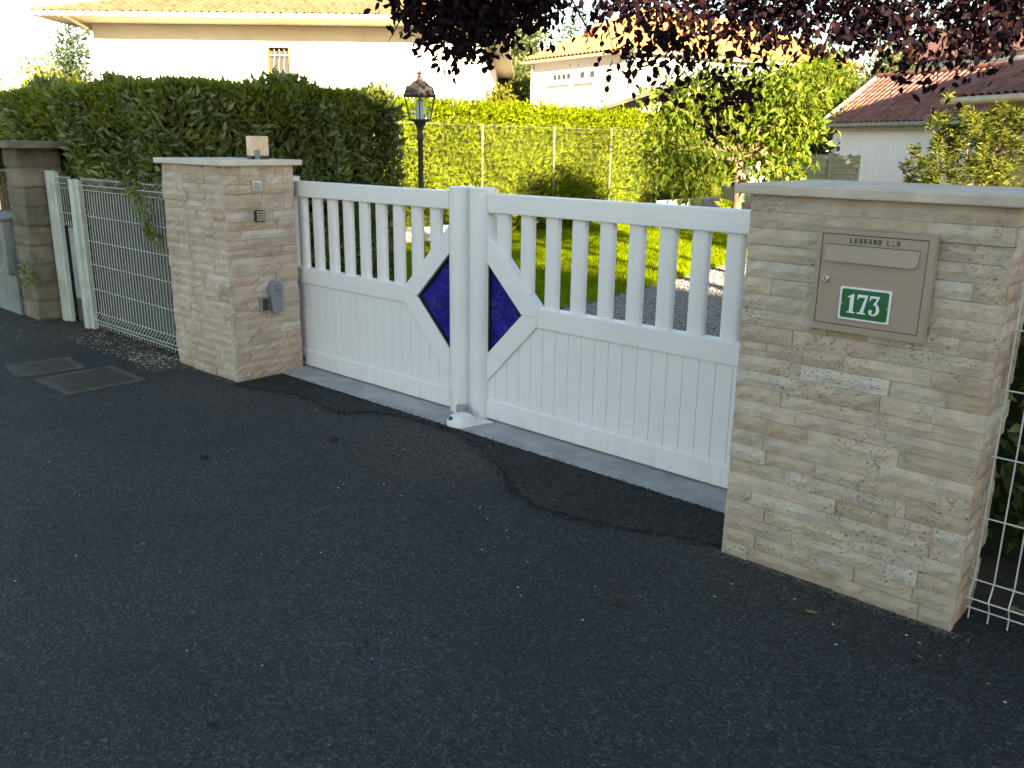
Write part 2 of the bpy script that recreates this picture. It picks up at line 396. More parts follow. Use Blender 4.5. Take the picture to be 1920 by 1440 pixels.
# leaves: numpy builder, every leaf a small folded blade
def leaf_template(kind):
    if kind == 'round':
        v = np.array([(0,0,0),(-.36,.28,.07),(.36,.28,.07),(0,.45,0),(-.38,.62,.07),(.38,.62,.07),(0,1,-.08)], float)
        f = [(0,3,1),(0,2,3),(1,3,4),(3,2,5),(4,3,6),(3,5,6)]
    elif kind == 'long':
        v = np.array([(0,0,0),(-.5,.45,.10),(0,.5,0),(.5,.45,.10),(0,1,-.15)], float)
        f = [(0,2,1),(0,3,2),(1,2,4),(2,3,4)]
    else:
        v = np.array([(0,0,0),(-.5,.5,.05),(.5,.5,.05),(0,1,0)], float); f = [(0,2,1),(1,2,3)]
    return v, np.array(f, int)
def leaves_mesh(name, P, D, L, W, mat, kind='long', off=(0, 0, 0), roll=None, Nn=None):
    """P points, D pointing directions, L lengths, W widths"""
    P = np.asarray(P, float)-np.array(off); D = np.asarray(D, float); n = len(P)
    D /= np.linalg.norm(D, axis=1, keepdims=True)+1e-9
    if Nn is None:
        Nn = NR.normal(size=(n, 3)); Nn[:, 2] += .8
    X = np.cross(D, Nn); X /= np.linalg.norm(X, axis=1, keepdims=True)+1e-9
    Z = np.cross(X, D)
    tv, tf = leaf_template(kind)
    L = np.broadcast_to(L, (n,)).astype(float); W = np.broadcast_to(W, (n,)).astype(float)
    V = (P[:, None, :] + X[:, None, :]*(tv[None, :, 0:1]*W[:, None, None]) + D[:, None, :]*(tv[None, :, 1:2]*L[:, None, None])
         + Z[:, None, :]*(tv[None, :, 2:3]*L[:, None, None])).reshape(-1, 3)
    F = (tf[None]+np.arange(n)[:, None, None]*len(tv)).reshape(-1)
    me = bpy.data.meshes.new(name); nf = len(F)//3
    me.vertices.add(len(V)); me.vertices.foreach_set('co', V.ravel().astype(np.float32))
    me.loops.add(len(F)); me.loops.foreach_set('vertex_index', F.astype(np.int32))
    me.polygons.add(nf); me.polygons.foreach_set('loop_start', np.arange(0, nf*3, 3, dtype=np.int32))
    try: me.polygons.foreach_set('loop_total', np.full(nf, 3, dtype=np.int32))
    except Exception: pass
    me.update(calc_edges=True); me.materials.append(MT[mat]); return me
def add_mesh(t, name, me, parent=None, kind=None):
    o = bpy.data.objects.new(name, me); COL.objects.link(o)
    if t is not None: o.parent = parent or t.o
    if kind: o['kind'] = kind
    return o
def blob_points(c, rad, n, shell=.35):
    d = NR.normal(size=(n, 3)); d /= np.linalg.norm(d, axis=1, keepdims=True)
    r = (1-shell*NR.random(n)**1.5)[:, None]
    return np.array(c)+d*r*np.array(rad), d

# ------------------------------------------------------------------ ground, road, drive, lawn
def sheet(name, poly, z, mat, nsub=0):
    mb = MB(); mb.add([(x, y, z) for x, y in poly], [tuple(range(len(poly)))]); return solo(name, mb, mat, kind='structure')
sheet('ground', [(-300, -300), (300, -300), (300, 300), (-300, 300)], -.030, 'ground')
sheet('road', [(-45, -9), (45, -9), (45, 3.30), (-45, 3.30)], 0, 'asphalt')
sheet('driveway', [(-5.6, 3.70), (-1.0, 3.70), (-1.2, 8), (-2.2, 16), (-6.2, 22), (-6.3, 12), (-5.75, 9.4), (-5.5, 7.4), (-5.45, 5.2), (-5.9, 4.2)], -.012, 'gravel')
LAWN = [(-10.8, 5.0), (-5.9, 5.0), (-5.5, 6.2), (-5.5, 7.3), (-5.65, 8.6), (-5.85, 10.2), (-6.1, 11.6), (-6.3, 14), (-6.3, 24), (-10.8, 24)]
sheet('lawn', LAWN, -.006, 'lawn')
sheet('flower_bed', [(-1.0, 3.30), (8, 3.30), (8, 12), (-1.6, 12), (-1.0, 7)], -.010, 'soil')
# fresh asphalt strip against the sill, ragged front edge
edge = [(-5.21, 2.97), (-5.0, 3.02), (-4.69, 3.13), (-4.35, 3.08), (-4.17, 3.08), (-4.05, 3.22), (-3.85, 3.29), (-3.52, 3.31), (-3.19, 3.24), (-2.95, 3.13),
        (-2.80, 3.04), (-2.66, 2.96), (-2.55, 2.88), (-2.42, 2.84), (-2.24, 2.84), (-2.02, 2.89), (-1.8, 2.98), (-1.54, 3.05)]
pe = []
for (a, b) in zip(edge[:-1], edge[1:]):
    for k in range(14):
        t = k/14; pe.append((a[0]+(b[0]-a[0])*t+R.uniform(-.004, .004), a[1]+(b[1]-a[1])*t+R.uniform(-.013, .011)))
pe.append(edge[-1])
back = [(-1.54+(-5.21+1.54)*k/50, 3.37+R.uniform(-.008, .008)) for k in range(51)]
mb = MB(); mb.prism_xy(pe+back, -.01, .005); solo('asphalt_patch', mb, 'asphalt_new', kind='structure')
# concrete sill under the gate with a stepped front
mb = MB(); mb.box(-5.42, -1.30, 3.385, 3.74, -.08, .010); mb.box(-5.42, -1.30, 3.345, 3.385, -.08, .0065)
mb.box(-5.42, -1.30, 3.60, 3.62, .0, .014)
solo('gate_sill', mb, 'concrete', kind='structure', bevel=.003)
# verge of soil and fallen petals under the mesh fence
vp = [(-7.62, 2.93), (-7.3, 2.86), (-7.0, 2.80), (-6.7, 2.84), (-6.4, 2.78), (-6.1, 2.74), (-5.86, 2.72), (-5.84, 2.95), (-6.03, 3.0), (-6.05, 3.5), (-7.65, 3.5)]
mb = MB(); mb.prism_xy(vp, -.02, .004); solo('soil_verge', mb, 'soil', kind='structure')

# grass blades
def in_poly(x, y, poly):
    c = np.zeros(len(x), bool); j = len(poly)-1
    for i in range(len(poly)):
        xi, yi = poly[i]; xj, yj = poly[j]
        c ^= ((yi > y) != (yj > y)) & (x < (xj-xi)*(y-yi)/(yj-yi+1e-12)+xi); j = i
    return c
n = 150000
gx = NR.uniform(-10.8, -5.4, n); gy = NR.uniform(5.2, 18.5, n)
k = in_poly(gx, gy, LAWN) & (NR.random(n) < np.clip(1.25-(gy-8)/16, .35, 1)); gx, gy = gx[k], gy[k]
P = np.c_[gx, gy, np.full(len(gx), -.006)]
D = np.c_[NR.normal(0, .35, len(gx)), NR.normal(0, .35, len(gx)), np.ones(len(gx))]
o = add_mesh(None, 'grass', leaves_mesh('grass', P, D, NR.uniform(.035, .095, len(gx)), NR.uniform(.006, .011, len(gx)), 'grass', 'flat', (0, 0, 0), None, np.c_[NR.normal(size=(len(gx), 2)), NR.normal(0, .15, len(gx))]))
tag(o, 'short bright green lawn grass behind the gate', 'grass', kind='stuff')

# gravel
def pebbles(name, n, reg, size, mat, z, label, cat, flat=.5):
    base = np.array([(1,0,0),(-.5,.87,0),(-.5,-.87,0),(.3,.2,.8),(-.2,0,-.8)], float)
    f = np.array([(0,1,3),(1,2,3),(2,0,3),(1,0,4),(2,1,4),(0,2,4)])
    x = NR.uniform(reg[0], reg[1], n); y = NR.uniform(reg[2], reg[3], n)
    if len(reg) > 4:
        k = in_poly(x, y, reg[4]); x, y = x[k], y[k]; n = len(x)
    s = NR.uniform(size[0], size[1], n); a = NR.uniform(0, 6.28, n)
    V = base[None]*s[:, None, None]*NR.uniform(.6, 1.3, (n, 5, 1)); V[:, :, 2] *= flat
    ca, sa = np.cos(a)[:, None], np.sin(a)[:, None]
    X = V[:, :, 0]*ca-V[:, :, 1]*sa+x[:, None]; Y = V[:, :, 0]*sa+V[:, :, 1]*ca+y[:, None]; Z = V[:, :, 2]+z
    VV = np.stack([X, Y, Z], 2).reshape(-1, 3); F = (f[None]+np.arange(n)[:, None, None]*5).reshape(-1)
    me = bpy.data.meshes.new(name); nf = len(F)//3
    me.vertices.add(len(VV)); me.vertices.foreach_set('co', VV.ravel().astype(np.float32))
    me.loops.add(len(F)); me.loops.foreach_set('vertex_index', F.astype(np.int32))
    me.polygons.add(nf); me.polygons.foreach_set('loop_start', np.arange(0, nf*3, 3, dtype=np.int32))
    try: me.polygons.foreach_set('loop_total', np.full(nf, 3, dtype=np.int32))
    except Exception: pass
    me.update(calc_edges=True); me.materials.append(MT[mat])
    o = bpy.data.objects.new(name, me); COL.objects.link(o); return tag(o, label, cat, kind='stuff')
DR = [(-5.5, 3.75), (-1.2, 3.75), (-1.5, 8), (-2.6, 14), (-6.2, 14), (-5.9, 11), (-5.65, 9.0), (-5.5, 7.3), (-5.5, 6.2), (-5.6, 4.5)]
pebbles('gravel', 26000, (-6.2, -1.2, 3.75, 14, DR), (.010, .026), 'pebble', -.006, 'grey beige gravel covering the driveway behind the gate', 'gravel')
pebbles('asphalt_crumbs', 2600, (-5.2, -1.55, 2.86, 3.36, pe+back), (.003, .008), 'asphalt_new', .006, 'loose black crumbs along the edge of the fresh asphalt', 'crumbs')

mb = MB()
for _ in range(1500):
    q = pe[R.randrange(len(pe))]; r_ = R.uniform(.002, .0065)
    x = q[0]+R.gauss(0, .02); y = q[1]+R.gauss(-.012, .022); z = .001
    if y > 2.97 and (x < -5.22 or x > -1.56): continue
    mb.add([(x-r_, y-r_*.7, z), (x+r_, y-r_*.6, z), (x+r_*.2, y+r_, z), (x, y, z+r_*1.1)], [(0, 1, 3), (1, 2, 3), (2, 0, 3)])
for _ in range(900):
    x = R.uniform(-5.2, -1.56); y = 3.345+R.gauss(-.006, .012); r_ = R.uniform(.002, .006); z = .004
    mb.add([(x-r_, y-r_*.7, z), (x+r_, y-r_*.6, z), (x+r_*.2, y+r_, z), (x, y, z+r_*1.2)], [(0, 1, 3), (1, 2, 3), (2, 0, 3)])
solo('asphalt_grit', mb, 'asphalt_new', 'loose grit along the ragged edge of the dark patch and the sill', 'grit', kind='stuff')
mb = MB()
for _ in range(1400):       # dust and grit gathered at the pillar feet
    k = R.random()
    if k < .5: x, y = R.uniform(-1.56, -.6), 2.992-abs(R.gauss(0, .02))
    elif k < .75: x, y = R.uniform(-6.05, -5.22), 2.992-abs(R.gauss(0, .018))
    else: x, y = -5.228+abs(R.gauss(0, .015)), R.uniform(3.0, 3.36)
    r_ = R.uniform(.0012, .0042); z = .003
    mb.add([(x-r_, y-r_*.7, z), (x+r_, y-r_*.6, z), (x+r_*.2, y+r_, z), (x, y, z+r_)], [(0, 1, 3), (1, 2, 3), (2, 0, 3)])
solo('stone_grit', mb, 'grit', 'fine stone grit gathered at the feet of the two pillars', 'grit', kind='stuff')

# ------------------------------------------------------------------ ledger stone pillars
def stone_mesh(i):
    rr = random.Random(100+i); nx, nz = 5, 2
    mb = MB(); vs = []
    for b in range(nz+1):
        for a in range(nx+1):
            e = (a in (0, nx)) or (b in (0, nz))
            d = (rr.uniform(.0, .002) if e else rr.uniform(.003, .010))
            jx = 0 if a in (0, nx) else rr.uniform(-.06, .06)
            vs.append((a/nx+jx, -d, b/nz))
    fs = []
    for b in range(nz):
        for a in range(nx):
            q = b*(nx+1)+a; fs.append((q, q+1, q+nx+2, q+nx+1))
    m = len(vs); vs += [(0, .03, 0), (1, .03, 0), (1, .03, 1), (0, .03, 1)]
    fs += [(m, m+1, *range(nx, -1, -1))]
    top = nz*(nx+1); fs += [(m+3, *range(top, top+nx+1), m+2)]
    fs += [(m, *[b*(nx+1) for b in range(nz+1)], m+3), (m+1, m+2, *[b*(nx+1)+nx for b in range(nz, -1, -1)])]
    mb.add(vs, fs); me = mesh_of('stone', mb, 'travertine'); return me
STONES = [stone_mesh(i) for i in range(16)]
def ledger(t, o0, u, nrm, length, height, rows, gaps=(), seed=0, l0=.10, l1=.36):
    """rows of split stone on one face; o0 lower left corner seen from outside, u along, nrm outward"""
    rr = random.Random(seed); rh = height/rows
    u = Vector(u); nrm = Vector(nrm)
    for r in range(rows):
        z = r*rh; zc = z+rh/2; spans = [(0, length)]
        for (a, b, za, zb) in gaps:
            if za < zc < zb:
                spans = [q for s, e in spans for q in ((s, min(e, a)), (max(s, b), e)) if q[1]-q[0] > .01]
        for s, e in spans:
            x = s
            while x < e-1e-6:
                w = rr.uniform(l0, l1)
                if e-(x+w) < .07: w = e-x
                d = rr.uniform(-.009, .005)
                m = Matrix.Identity(4)
                gx = rr.choice((.0008, .0015, .0015)); gz = rr.choice((.0006, .001, .0018))
                m.col[0][:3] = u*(w-gx); m.col[1][:3] = -nrm; m.col[2][:3] = (0, 0, rh-gz)
                m.translation = Vector(o0)+u*(x+gx/2)+Vector((0, 0, z+gz/2))+nrm*d
                t.inst('stone', STONES[rr.randrange(16)], m)
                x += w
def pillar(label, x0, x1, y0, y1, h, seed, sides, gaps=(), capov=.055, capm='cap', capz=.04, row=24, ret=None):
    t = T('gate_pillar', label, 'pillar', ((x0+x1)/2, (y0+y1)/2, 0), group='stone faced gate pillars')
    mb = MB(); mb.box(x0+.03, x1-.03, y0+.03, y1-.03, -.05, h)
    if gaps:   # hollow behind the letterbox
        a, b, za, zb = gaps[0]; mb = MB()
        mb.box(x0+.03, x0+a, y0+.03, y1-.03, -.05, h); mb.box(x0+b, x1-.03, y0+.03, y0+ret-.004, -.05, h)
        mb.box(x0+a, x0+b, y0+.03, y1-.03, -.05, za); mb.box(x0+a, x0+b, y0+.03, y1-.03, zb, h); mb.box(x0+a, x0+b, y0+.3, y1-.03, za, zb)
    t.part('core', mb, 'mortar')
    ledger(t, (x0, y0, 0), (1, 0, 0), (0, -1, 0), x1-x0, h, row, gaps, seed)
    if 'R' in sides: ledger(t, (x1, y0+.003, 0), (0, 1, 0), (1, 0, 0), ret or y1-y0, h, row, (), seed+1)
    if 'L' in sides: ledger(t, (x0, y1, 0), (0, -1, 0), (-1, 0, 0), y1-y0, h, row, (), seed+2, .25, .6)
    mb = MB(); mb.box(x0-capov, x1+capov, y0-capov*.6, y1+capov, h, h+capz)
    t.part('cap', mb, capm, bevel=.006)
    return t
tL = pillar('pale ledger stone pillar left of the white gate, carrying the flashing beacon', -6.04, -5.235, 3.0, 3.53, 1.434, 31, 'R', capov=.05, capm='cap_pale', capz=.036)
tR = pillar('beige ledger stone pillar right of the white gate, with the letterbox in its front', -1.545, -.665, 3.0, 3.60, 1.432, 57, 'R', gaps=((.285, .665, .985, 1.33),), capov=.055, capz=.036, ret=.27)

# ------------------------------------------------------------------ the white double gate
YF, YB = 3.58, 3.65; DC = -3.607; DZ = .675
def gate_leaf(label, side):
    s = side                                     # -1 left leaf, +1 right leaf
    hx = -5.430 if s < 0 else -1.62              # hinge post
    cx = -3.678 if s < 0 else -3.512             # meeting post
    t = T('gate_leaf', label, 'gate', ((hx+cx)/2, 3.615, 0), group='two leaves of the white gate')
    yc = 3.625
    for x in (hx, cx):
        r = .079
        p = t.part('post', MB().lathe(x, yc, [(r, .006), (r, 1.343)], 32), 'white', smooth=True)
        t.part('post_cap', MB().lathe(x, yc, [(r+.0025, 1.343), (r+.0025, 1.350), (r-.012, 1.355)], 32), 'white', p, smooth=True)
    xa, xb = (hx+.06, cx-.074) if s < 0 else (cx+.074, hx-.06)
    x_in = xb if s < 0 else xa                   # side at the meeting post
    t.part('top_rail', MB().box(xa, xb, YF, YB, 1.222, 1.327), 'white', bevel=.006)
    t.part('bottom_rail', MB().box(xa, xb, YF, YB, .020, .137), 'white', bevel=.006)
    vx = DC+s*(.60-.055)                         # where the mid rail meets the half diamond
    m0, m1 = (xa, vx) if s < 0 else (vx, xb)
    t.part('middle_rail', MB().box(m0, m1, YF, YB, .620, .730), 'white', bevel=.006)
    h_o = DZ+.60-abs(x_in-DC); h_i = DZ+.435-abs(x_in-DC)
    l_o = DZ-.60+abs(x_in-DC); l_i = DZ-.435+abs(x_in-DC)
    ix = DC+s*.435
    t.part('diagonal_bar', MB().prism_xz([(x_in, h_o), (vx, .730), (vx, DZ), (ix, DZ), (x_in, h_i)], YF, YB), 'white', bevel=.005)
    t.part('diagonal_bar', MB().prism_xz([(x_in, l_o), (vx, .620), (vx, DZ-.0005), (ix, DZ-.0005), (x_in, l_i)], YF, YB), 'white', bevel=.005)
    # blue stained glass with a black gasket
    g = .010
    gl = t.part('glass_panel', MB().prism_xz([(x_in, h_i-.002), (ix+s*-.002, DZ), (x_in, l_i+.002)], YF+.028, YF+.036), 'glass_blue')
    gk = MB()
    for sg in (1, -1):
        z1 = h_i if sg > 0 else l_i
        gk.prism_xz([(x_in, z1), (ix, DZ), (ix-s*g*1.4, DZ), (x_in, z1-sg*g*1.4)], YF+.012, YF+.045)
    gk.box(min(x_in, x_in+s*g), max(x_in, x_in+s*g), YF+.012, YF+.045, l_i+g*1.5, h_i-g*1.5)
    t.part('gasket', gk, 'black', gl)
    # flat oval balusters
    if s < 0: xs = [-5.258+.1702*i for i in range(9)]
    else: xs = [-3.342+.1784*i for i in range(9)]
    for x in xs:
        lo = .730
        top = DZ+.60-abs(x-DC)
        prof = [(.047*math.copysign(abs(math.cos(a))**.55, math.cos(a)), .022*math.copysign(abs(math.sin(a))**.75, math.sin(a))) for a in [2*math.pi*k/20 for k in range(20)]]
        mb = MB()
        vs = []
        for zz in (0, 1):
            for px_, py_ in prof:
                X = x+px_
                zb = max(lo, DZ+.60-abs(X-DC)) if s*(X-DC) < .60-.055 else lo
                vs.append((X, 3.620+py_, 1.222 if zz else zb-.002))
        if min(v[2] for v in vs[:20]) > 1.2: continue
        nn = len(prof)
        fs = [tuple(range(nn-1, -1, -1)), tuple(range(nn, 2*nn))]+[(i, (i+1) % nn, (i+1) % nn+nn, i+nn) for i in range(nn)]
        mb.add(vs, fs); t.part('baluster', mb, 'white', smooth=True)
    # tongue and groove boards under the middle rail
    w = .0885; n = int((xb-xa)/w)+1; x = xb if s > 0 else xb
    k = 0
    edges = [xb-.012-w*k for k in range(n+2)] if s > 0 else [xa+.012+w*k for k in range(n+2)]
    for k in range(n+1):
        a, b = sorted((edges[k], edges[k+1])); a = max(a, xa); b = min(b, xb)
        if b-a < .01: continue
        a += .0011; b -= .0011
        def top(X):
            dz = DZ-.60+abs(X-DC)
            return min(.620, dz) if s*(X-DC) < .545 else .620
        ta, tb = top(a), top(b); z0 = .137
        if max(ta, tb) < z0+.004: continue
        pts = [(a, z0), (b, z0)]
        if tb > z0+.001: pts.append((b, tb))
        mid = DC+s*.545
        if a < mid < b: pts.append((mid, .620))
        if ta > z0+.001: pts.append((a, ta))
        if ta <= z0+.001 or tb <= z0+.001:
            xc = DC+s*(z0-DZ+.60)
            pts = [(max(a, xc), z0), (b, z0), (b, tb)] if s > 0 else [(a, z0), (min(b, xc), z0), (a, ta)]
        t.part('board', MB().prism_xz(pts, YF+.012, YF+.03), 'white')
    t.part('board_backing', MB().box(xa+.01, xb-.01, YF+.0295, YF+.034, .137, .30), 'white')
    if s < 0:
        t.part('maker_plate', MB().box(-5.325, -5.262, YF-.0025, YF, .042, .082), 'grey_plastic', bevel=.0008)
    return t
gate_leaf('left leaf of the white slatted gate, with a small grey plate on its lower corner', -1)
gate_leaf('right leaf of the white slatted gate, next to the letterbox pillar', 1)

# gate stop on the ground
t = T('gate_stop', 'white domed gate stop with a dark hole, on the sill where the leaves meet', 'gate stop', (-3.60, 3.42, .005))
prof = [(.088, .004), (.088, .012), (.084, .028), (.074, .046), (.058, .060), (.036, .069), (.012, .073)]
dome = t.part('dome', MB().lathe(-3.49, 3.425, prof, 28), 'white', smooth=True)
mb = MB(); mb.tube([(-3.505, 3.371, .043), (-3.509, 3.350, .053)], .0125, 14); t.part('hole', mb, 'black', dome)
t.part('mount_plate', MB().prism_xy([(-3.50, 3.37), (-3.41, 3.41), (-3.36, 3.56), (-3.60, 3.58)], .008, .017), 'white', bevel=.002)
t.part('catch', MB().lathe(-3.56, 3.50, [(.036, .02), (.036, .085)], 18), 'grey_light', smooth=True)

# ------------------------------------------------------------------ letterbox and number plate
t = T('letterbox', 'beige metal letterbox with a long flap, set into the right gate pillar', 'letterbox', (-1.07, 2.985, .98))
X0, X1, Z0, Z1 = -1.268, -.874, .980, 1.334
fr = MB()
fl = .018
def frame_bar(poly_out, poly_in):
    pass
outer = [(X0, Z0), (X1, Z0), (X1, Z1), (X0, Z1)]; inner = [(X0+fl+.002, Z0+fl+.008), (X1-fl-.006, Z0+fl+.008), (X1-fl-.006, Z1-fl), (X0+fl+.002, Z1-fl)]
vs = [(x, 2.990, z) for x, z in outer]+[(x+(.003 if i in (0, 3) else -.003), 2.966, z+(.003 if i in (0, 1) else -.003)) for i, (x, z) in enumerate(outer)]+[(x, 2.966, z) for x, z in inner]+[(x, 3.0, z) for x, z in inner]
fs = []
for i in range(4):
    j = (i+1) % 4; fs += [(i, j, j+4, i+4), (i+4, j+4, j+8, i+8), (i+8, j+8, j+12, i+12)]
fr.add(vs, fs)
t.part('frame', fr, 'letterbox', bevel=.0012)
(dx0, dz0), (dx1, dz1) = inner[0], inner[2]
door = t.part('door', MB().box(dx0+.0022, dx1-.0022, 2.9685, 2.99, dz0+.0022, dz1-.0022), 'letterbox', bevel=.0012)
t.part('body', MB().box(dx0+.0, dx1-.0, 2.9905, 3.26, dz0, dz1), 'dark_plastic')
fm = MB(); vs = []
fx0, fx1, fz0, fz1 = -1.232, -.922, 1.224, 1.279
fm.add([(fx0, 2.967, fz1), (fx1, 2.967, fz1), (fx1-.004, 2.9585, fz0+.006), (fx1-.012, 2.957, fz0), (fx0+.012, 2.957, fz0), (fx0+.002, 2.9585, fz0+.006),
        (fx0, 2.9685, fz1), (fx1, 2.9685, fz1), (fx1-.004, 2.9685, fz0+.006), (fx1-.012, 2.9685, fz0), (fx0+.012, 2.9685, fz0), (fx0+.002, 2.9685, fz0+.006)],
       [(5, 4, 3, 2, 1, 0)]+[(i, (i+1) % 6, (i+1) % 6+6, i+6) for i in range(6)])
t.part('flap', fm, 'letterbox')
t.part('flap_groove', MB().box(fx0-.003, fx1+.003, 2.9678, 2.9686, fz1+.0005, fz1+.0025), 'ink', door)
lock = MB(); lock.tube([(-1.222, 2.9688, 1.161), (-1.222, 2.9625, 1.161), (-1.222, 2.9605, 1.161)], [.0135, .0135, .0115], 24)
lk = t.part('lock', lock, 'steel', door, smooth=True)
mb = MB(); mb.tube([(-1.222, 2.9606, 1.161), (-1.222, 2.9588, 1.161)], .0068, 18); mb2 = MB().box(-1.2230, -1.2210, 2.9578, 2.9590, 1.1560, 1.1665)
t.part('keyhole', mb2, 'ink', door); t.part('lock_core', mb, 'steel', door, smooth=True)
# lettering: a plain bold sans drawn as strokes
def stroke_text(txt, x, z, h, y, th, adv, dirx=1):
    G = {'L': [[(0,1),(0,0),(.62,0)]], 'E': [[(.62,1),(0,1),(0,0),(.62,0)], [(0,.52),(.5,.52)]], 'R': [[(0,0),(0,1),(.42,1),(.58,.9),(.6,.72),(.5,.55),(.38,.5),(0,.5)], [(.36,.5),(.64,0)]],
         'G': [[(.62,.8),(.5,.96),(.3,1),(.1,.9),(0,.6),(0,.4),(.1,.1),(.3,0),(.5,.04),(.62,.2),(.62,.45),(.36,.45)]], 'A': [[(0,0),(.34,1),(.68,0)], [(.12,.33),(.56,.33)]],
         'N': [[(0,0),(0,1),(.62,0),(.62,1)]], 'D': [[(0,0),(0,1),(.32,1),(.52,.88),(.62,.62),(.62,.38),(.52,.12),(.32,0),(0,0)]], '_': [[(0,-.02),(.62,-.02)]]}
    mb = MB()
    for ch in txt:
        if ch == ' ': x += adv*.85; continue
        for si, st in enumerate(G[ch]):
            for (a, b) in zip(st[:-1], st[1:]):
                p = Vector((x+a[0]*h*.86, z+a[1]*h)); q = Vector((x+b[0]*h*.86, z+b[1]*h)); d = (q-p).normalized()*th*.5; nn = Vector((-d.y, d.x))
                p2, q2 = p-d*.9, q+d*.9
                mb.prism_xz([tuple(p2-nn), tuple(q2-nn), tuple(q2+nn), tuple(p2+nn)], y-.0006-.00005*si, y)
        x += adv
    return mb
t.part('lettering', stroke_text('LEGRAND L_R', -1.1510, 1.2905, .0135, 2.9684, .0030, .0157), 'ink', door)

t = T('number_plate', 'green enamel house number plate 173 with white rim, on the letterbox door', 'house number', (-1.078, 2.966, 1.03))
def rrect(x0, x1, z0, z1, r, n=5):
    P = []
    for cx, cz, a0 in ((x1-r, z1-r, 0), (x0+r, z1-r, 90), (x0+r, z0+r, 180), (x1-r, z0+r, 270)):
        for k in range(n+1):
            a = math.radians(a0+90*k/n); P.append((cx+r*math.cos(a), cz+r*math.sin(a)))
    return P
t.part('rim', MB().prism_xz(rrect(-1.164, -.992, 1.030, 1.142, .004), 2.9625, 2.968), 'enamel_white', bevel=.0008)
t.part('field', MB().prism_xz(rrect(-1.157, -.999, 1.0365, 1.1355, .007), 2.9620, 2.9632), 'enamel_green')
def digit(pts, x, z, s, wd): return [(x+a*s*wd, z+b*s) for a, b in pts]
D1 = [(.08,0),(.60,0),(.60,.05),(.46,.08),(.46,1),(.40,1),(.06,.84),(.08,.78),(.22,.83),(.22,.08),(.08,.05)]
D7 = [(.02,.72),(.06,.72),(.10,.82),(.18,.86),(.50,.86),(.24,.10),(.08,.07),(.08,0),(.62,0),(.62,.05),(.46,.09),(.66,.92),(.66,1),(.03,1)]
D3 = [(.02,.72),(.06,.72),(.11,.84),(.20,.88),(.47,.88),(.27,.57),(.27,.53),(.36,.54),(.44,.48),(.47,.33),(.44,.14),(.34,.06),(.22,.06),(.19,.10),(.25,.18),(.22,.27),(.13,.30),(.04,.26),(.01,.17),(.07,.05),(.20,-.01),(.36,-.01),(.54,.05),(.65,.17),(.67,.34),(.60,.52),(.46,.62),(.62,.93),(.62,1),(.03,1)]
dm = []
for pts, x in ((D1, -1.139), (D7, -1.1035), (D3, -1.0620)):
    m = MB().prism_xz(digit(pts, x, 1.054, .066, .82), 2.9608, 2.9621)
    t.part('numeral', m, 'enamel_white')
for x in (-1.1545, -1.0015):
    sc = t.part('screw', MB().tube([(x, 2.9622, 1.084), (x, 2.9602, 1.084)], .0030, 12), 'steel')

# ------------------------------------------------------------------ fittings on the left pillar
t = T('flashing_beacon', 'small amber and white flashing beacon standing on the left pillar cap', 'beacon', (-5.40, 3.37, 1.47))
def rbox(x0, x1, y0, y1, z0, z1): return MB().box(x0, x1, y0, y1, z0, z1)
t.part('base', rbox(-5.425, -5.375, 3.305, 3.445, 1.470, 1.490), 'dark_plastic', bevel=.004)
t.part('lens', rbox(-5.435, -5.365, 3.308, 3.442, 1.490, 1.622), mat_beacon(), bevel=.010, smooth=True, seg=3)
t.part('bracket', rbox(-5.362, -5.352, 3.325, 3.362, 1.470, 1.532), 'grey_plastic', bevel=.002)
t = T('wall_switch', 'square white switch in a steel frame, high on the left pillar side', 'switch', (-5.215, 3.237, 1.27))
t.part('frame', rbox(-5.232, -5.212, 3.203, 3.271, 1.270, 1.338), 'steel', bevel=.002)
t.part('rocker', rbox(-5.2125, -5.206, 3.214, 3.260, 1.281, 1.327), 'grey_light', bevel=.002)
t = T('keypad', 'small black entry keypad with steel keys on the left pillar side', 'keypad', (-5.215, 3.247, 1.07))
pl = t.part('plate', rbox(-5.232, -5.210, 3.212, 3.282, 1.071, 1.145), 'dark_plastic', bevel=.002)
for i in range(4):
    for j in range(3):
        t.part('key', rbox(-5.2105, -5.206, 3.2185+j*.021, 3.2335+j*.021, 1.078+i*.0165, 1.0895+i*.0165), 'steel', pl)
t = T('photocell', 'small black photocell with a grey rim beside the grey key release', 'photocell', (-5.215, 3.235, .467))
t.part('housing', rbox(-5.232, -5.196, 3.203, 3.258, .468, .563), 'grey_plastic', bevel=.003)
t.part('window', rbox(-5.1965, -5.193, 3.212, 3.255, .474, .557), 'dark_plastic', bevel=.001)
t = T('key_release_box', 'blue grey plastic box with a rounded top, low on the left pillar side', 'control box', (-5.215, 3.327, .447))
def yz_prism(poly, x0, x1):
    n = len(poly); mb = MB()
    vs = [(x0, y, z) for y, z in poly]+[(x1, y, z) for y, z in poly]
    fs = [tuple(range(n-1, -1, -1)), tuple(range(n, 2*n))]+[(i, (i+1) % n, (i+1) % n+n, i+n) for i in range(n)]
    return mb.add(vs, fs)
arc = [(3.322+.052*math.cos(math.radians(a)), .612+.055*math.sin(math.radians(a))) for a in range(0, 181, 15)]
bd = t.part('body', yz_prism([(3.285, .450), (3.360, .450), (3.368, .585)]+arc+[(3.274, .585)], -5.232, -5.185), 'grey_plastic', bevel=.004)
t.part('round_cover', yz_prism([(3.322+.046*math.cos(math.radians(a)), .612+.046*math.sin(math.radians(a))) for a in range(0, 360, 15)], -5.186, -5.180), 'grey_plastic', bd, bevel=.001)
mb = MB()
mb.tube([(-5.1795, 3.322+.0125*math.cos(math.radians(a)), .625+.0125*math.sin(math.radians(a))) for a in range(60, 330, 20)], .0022, 4)
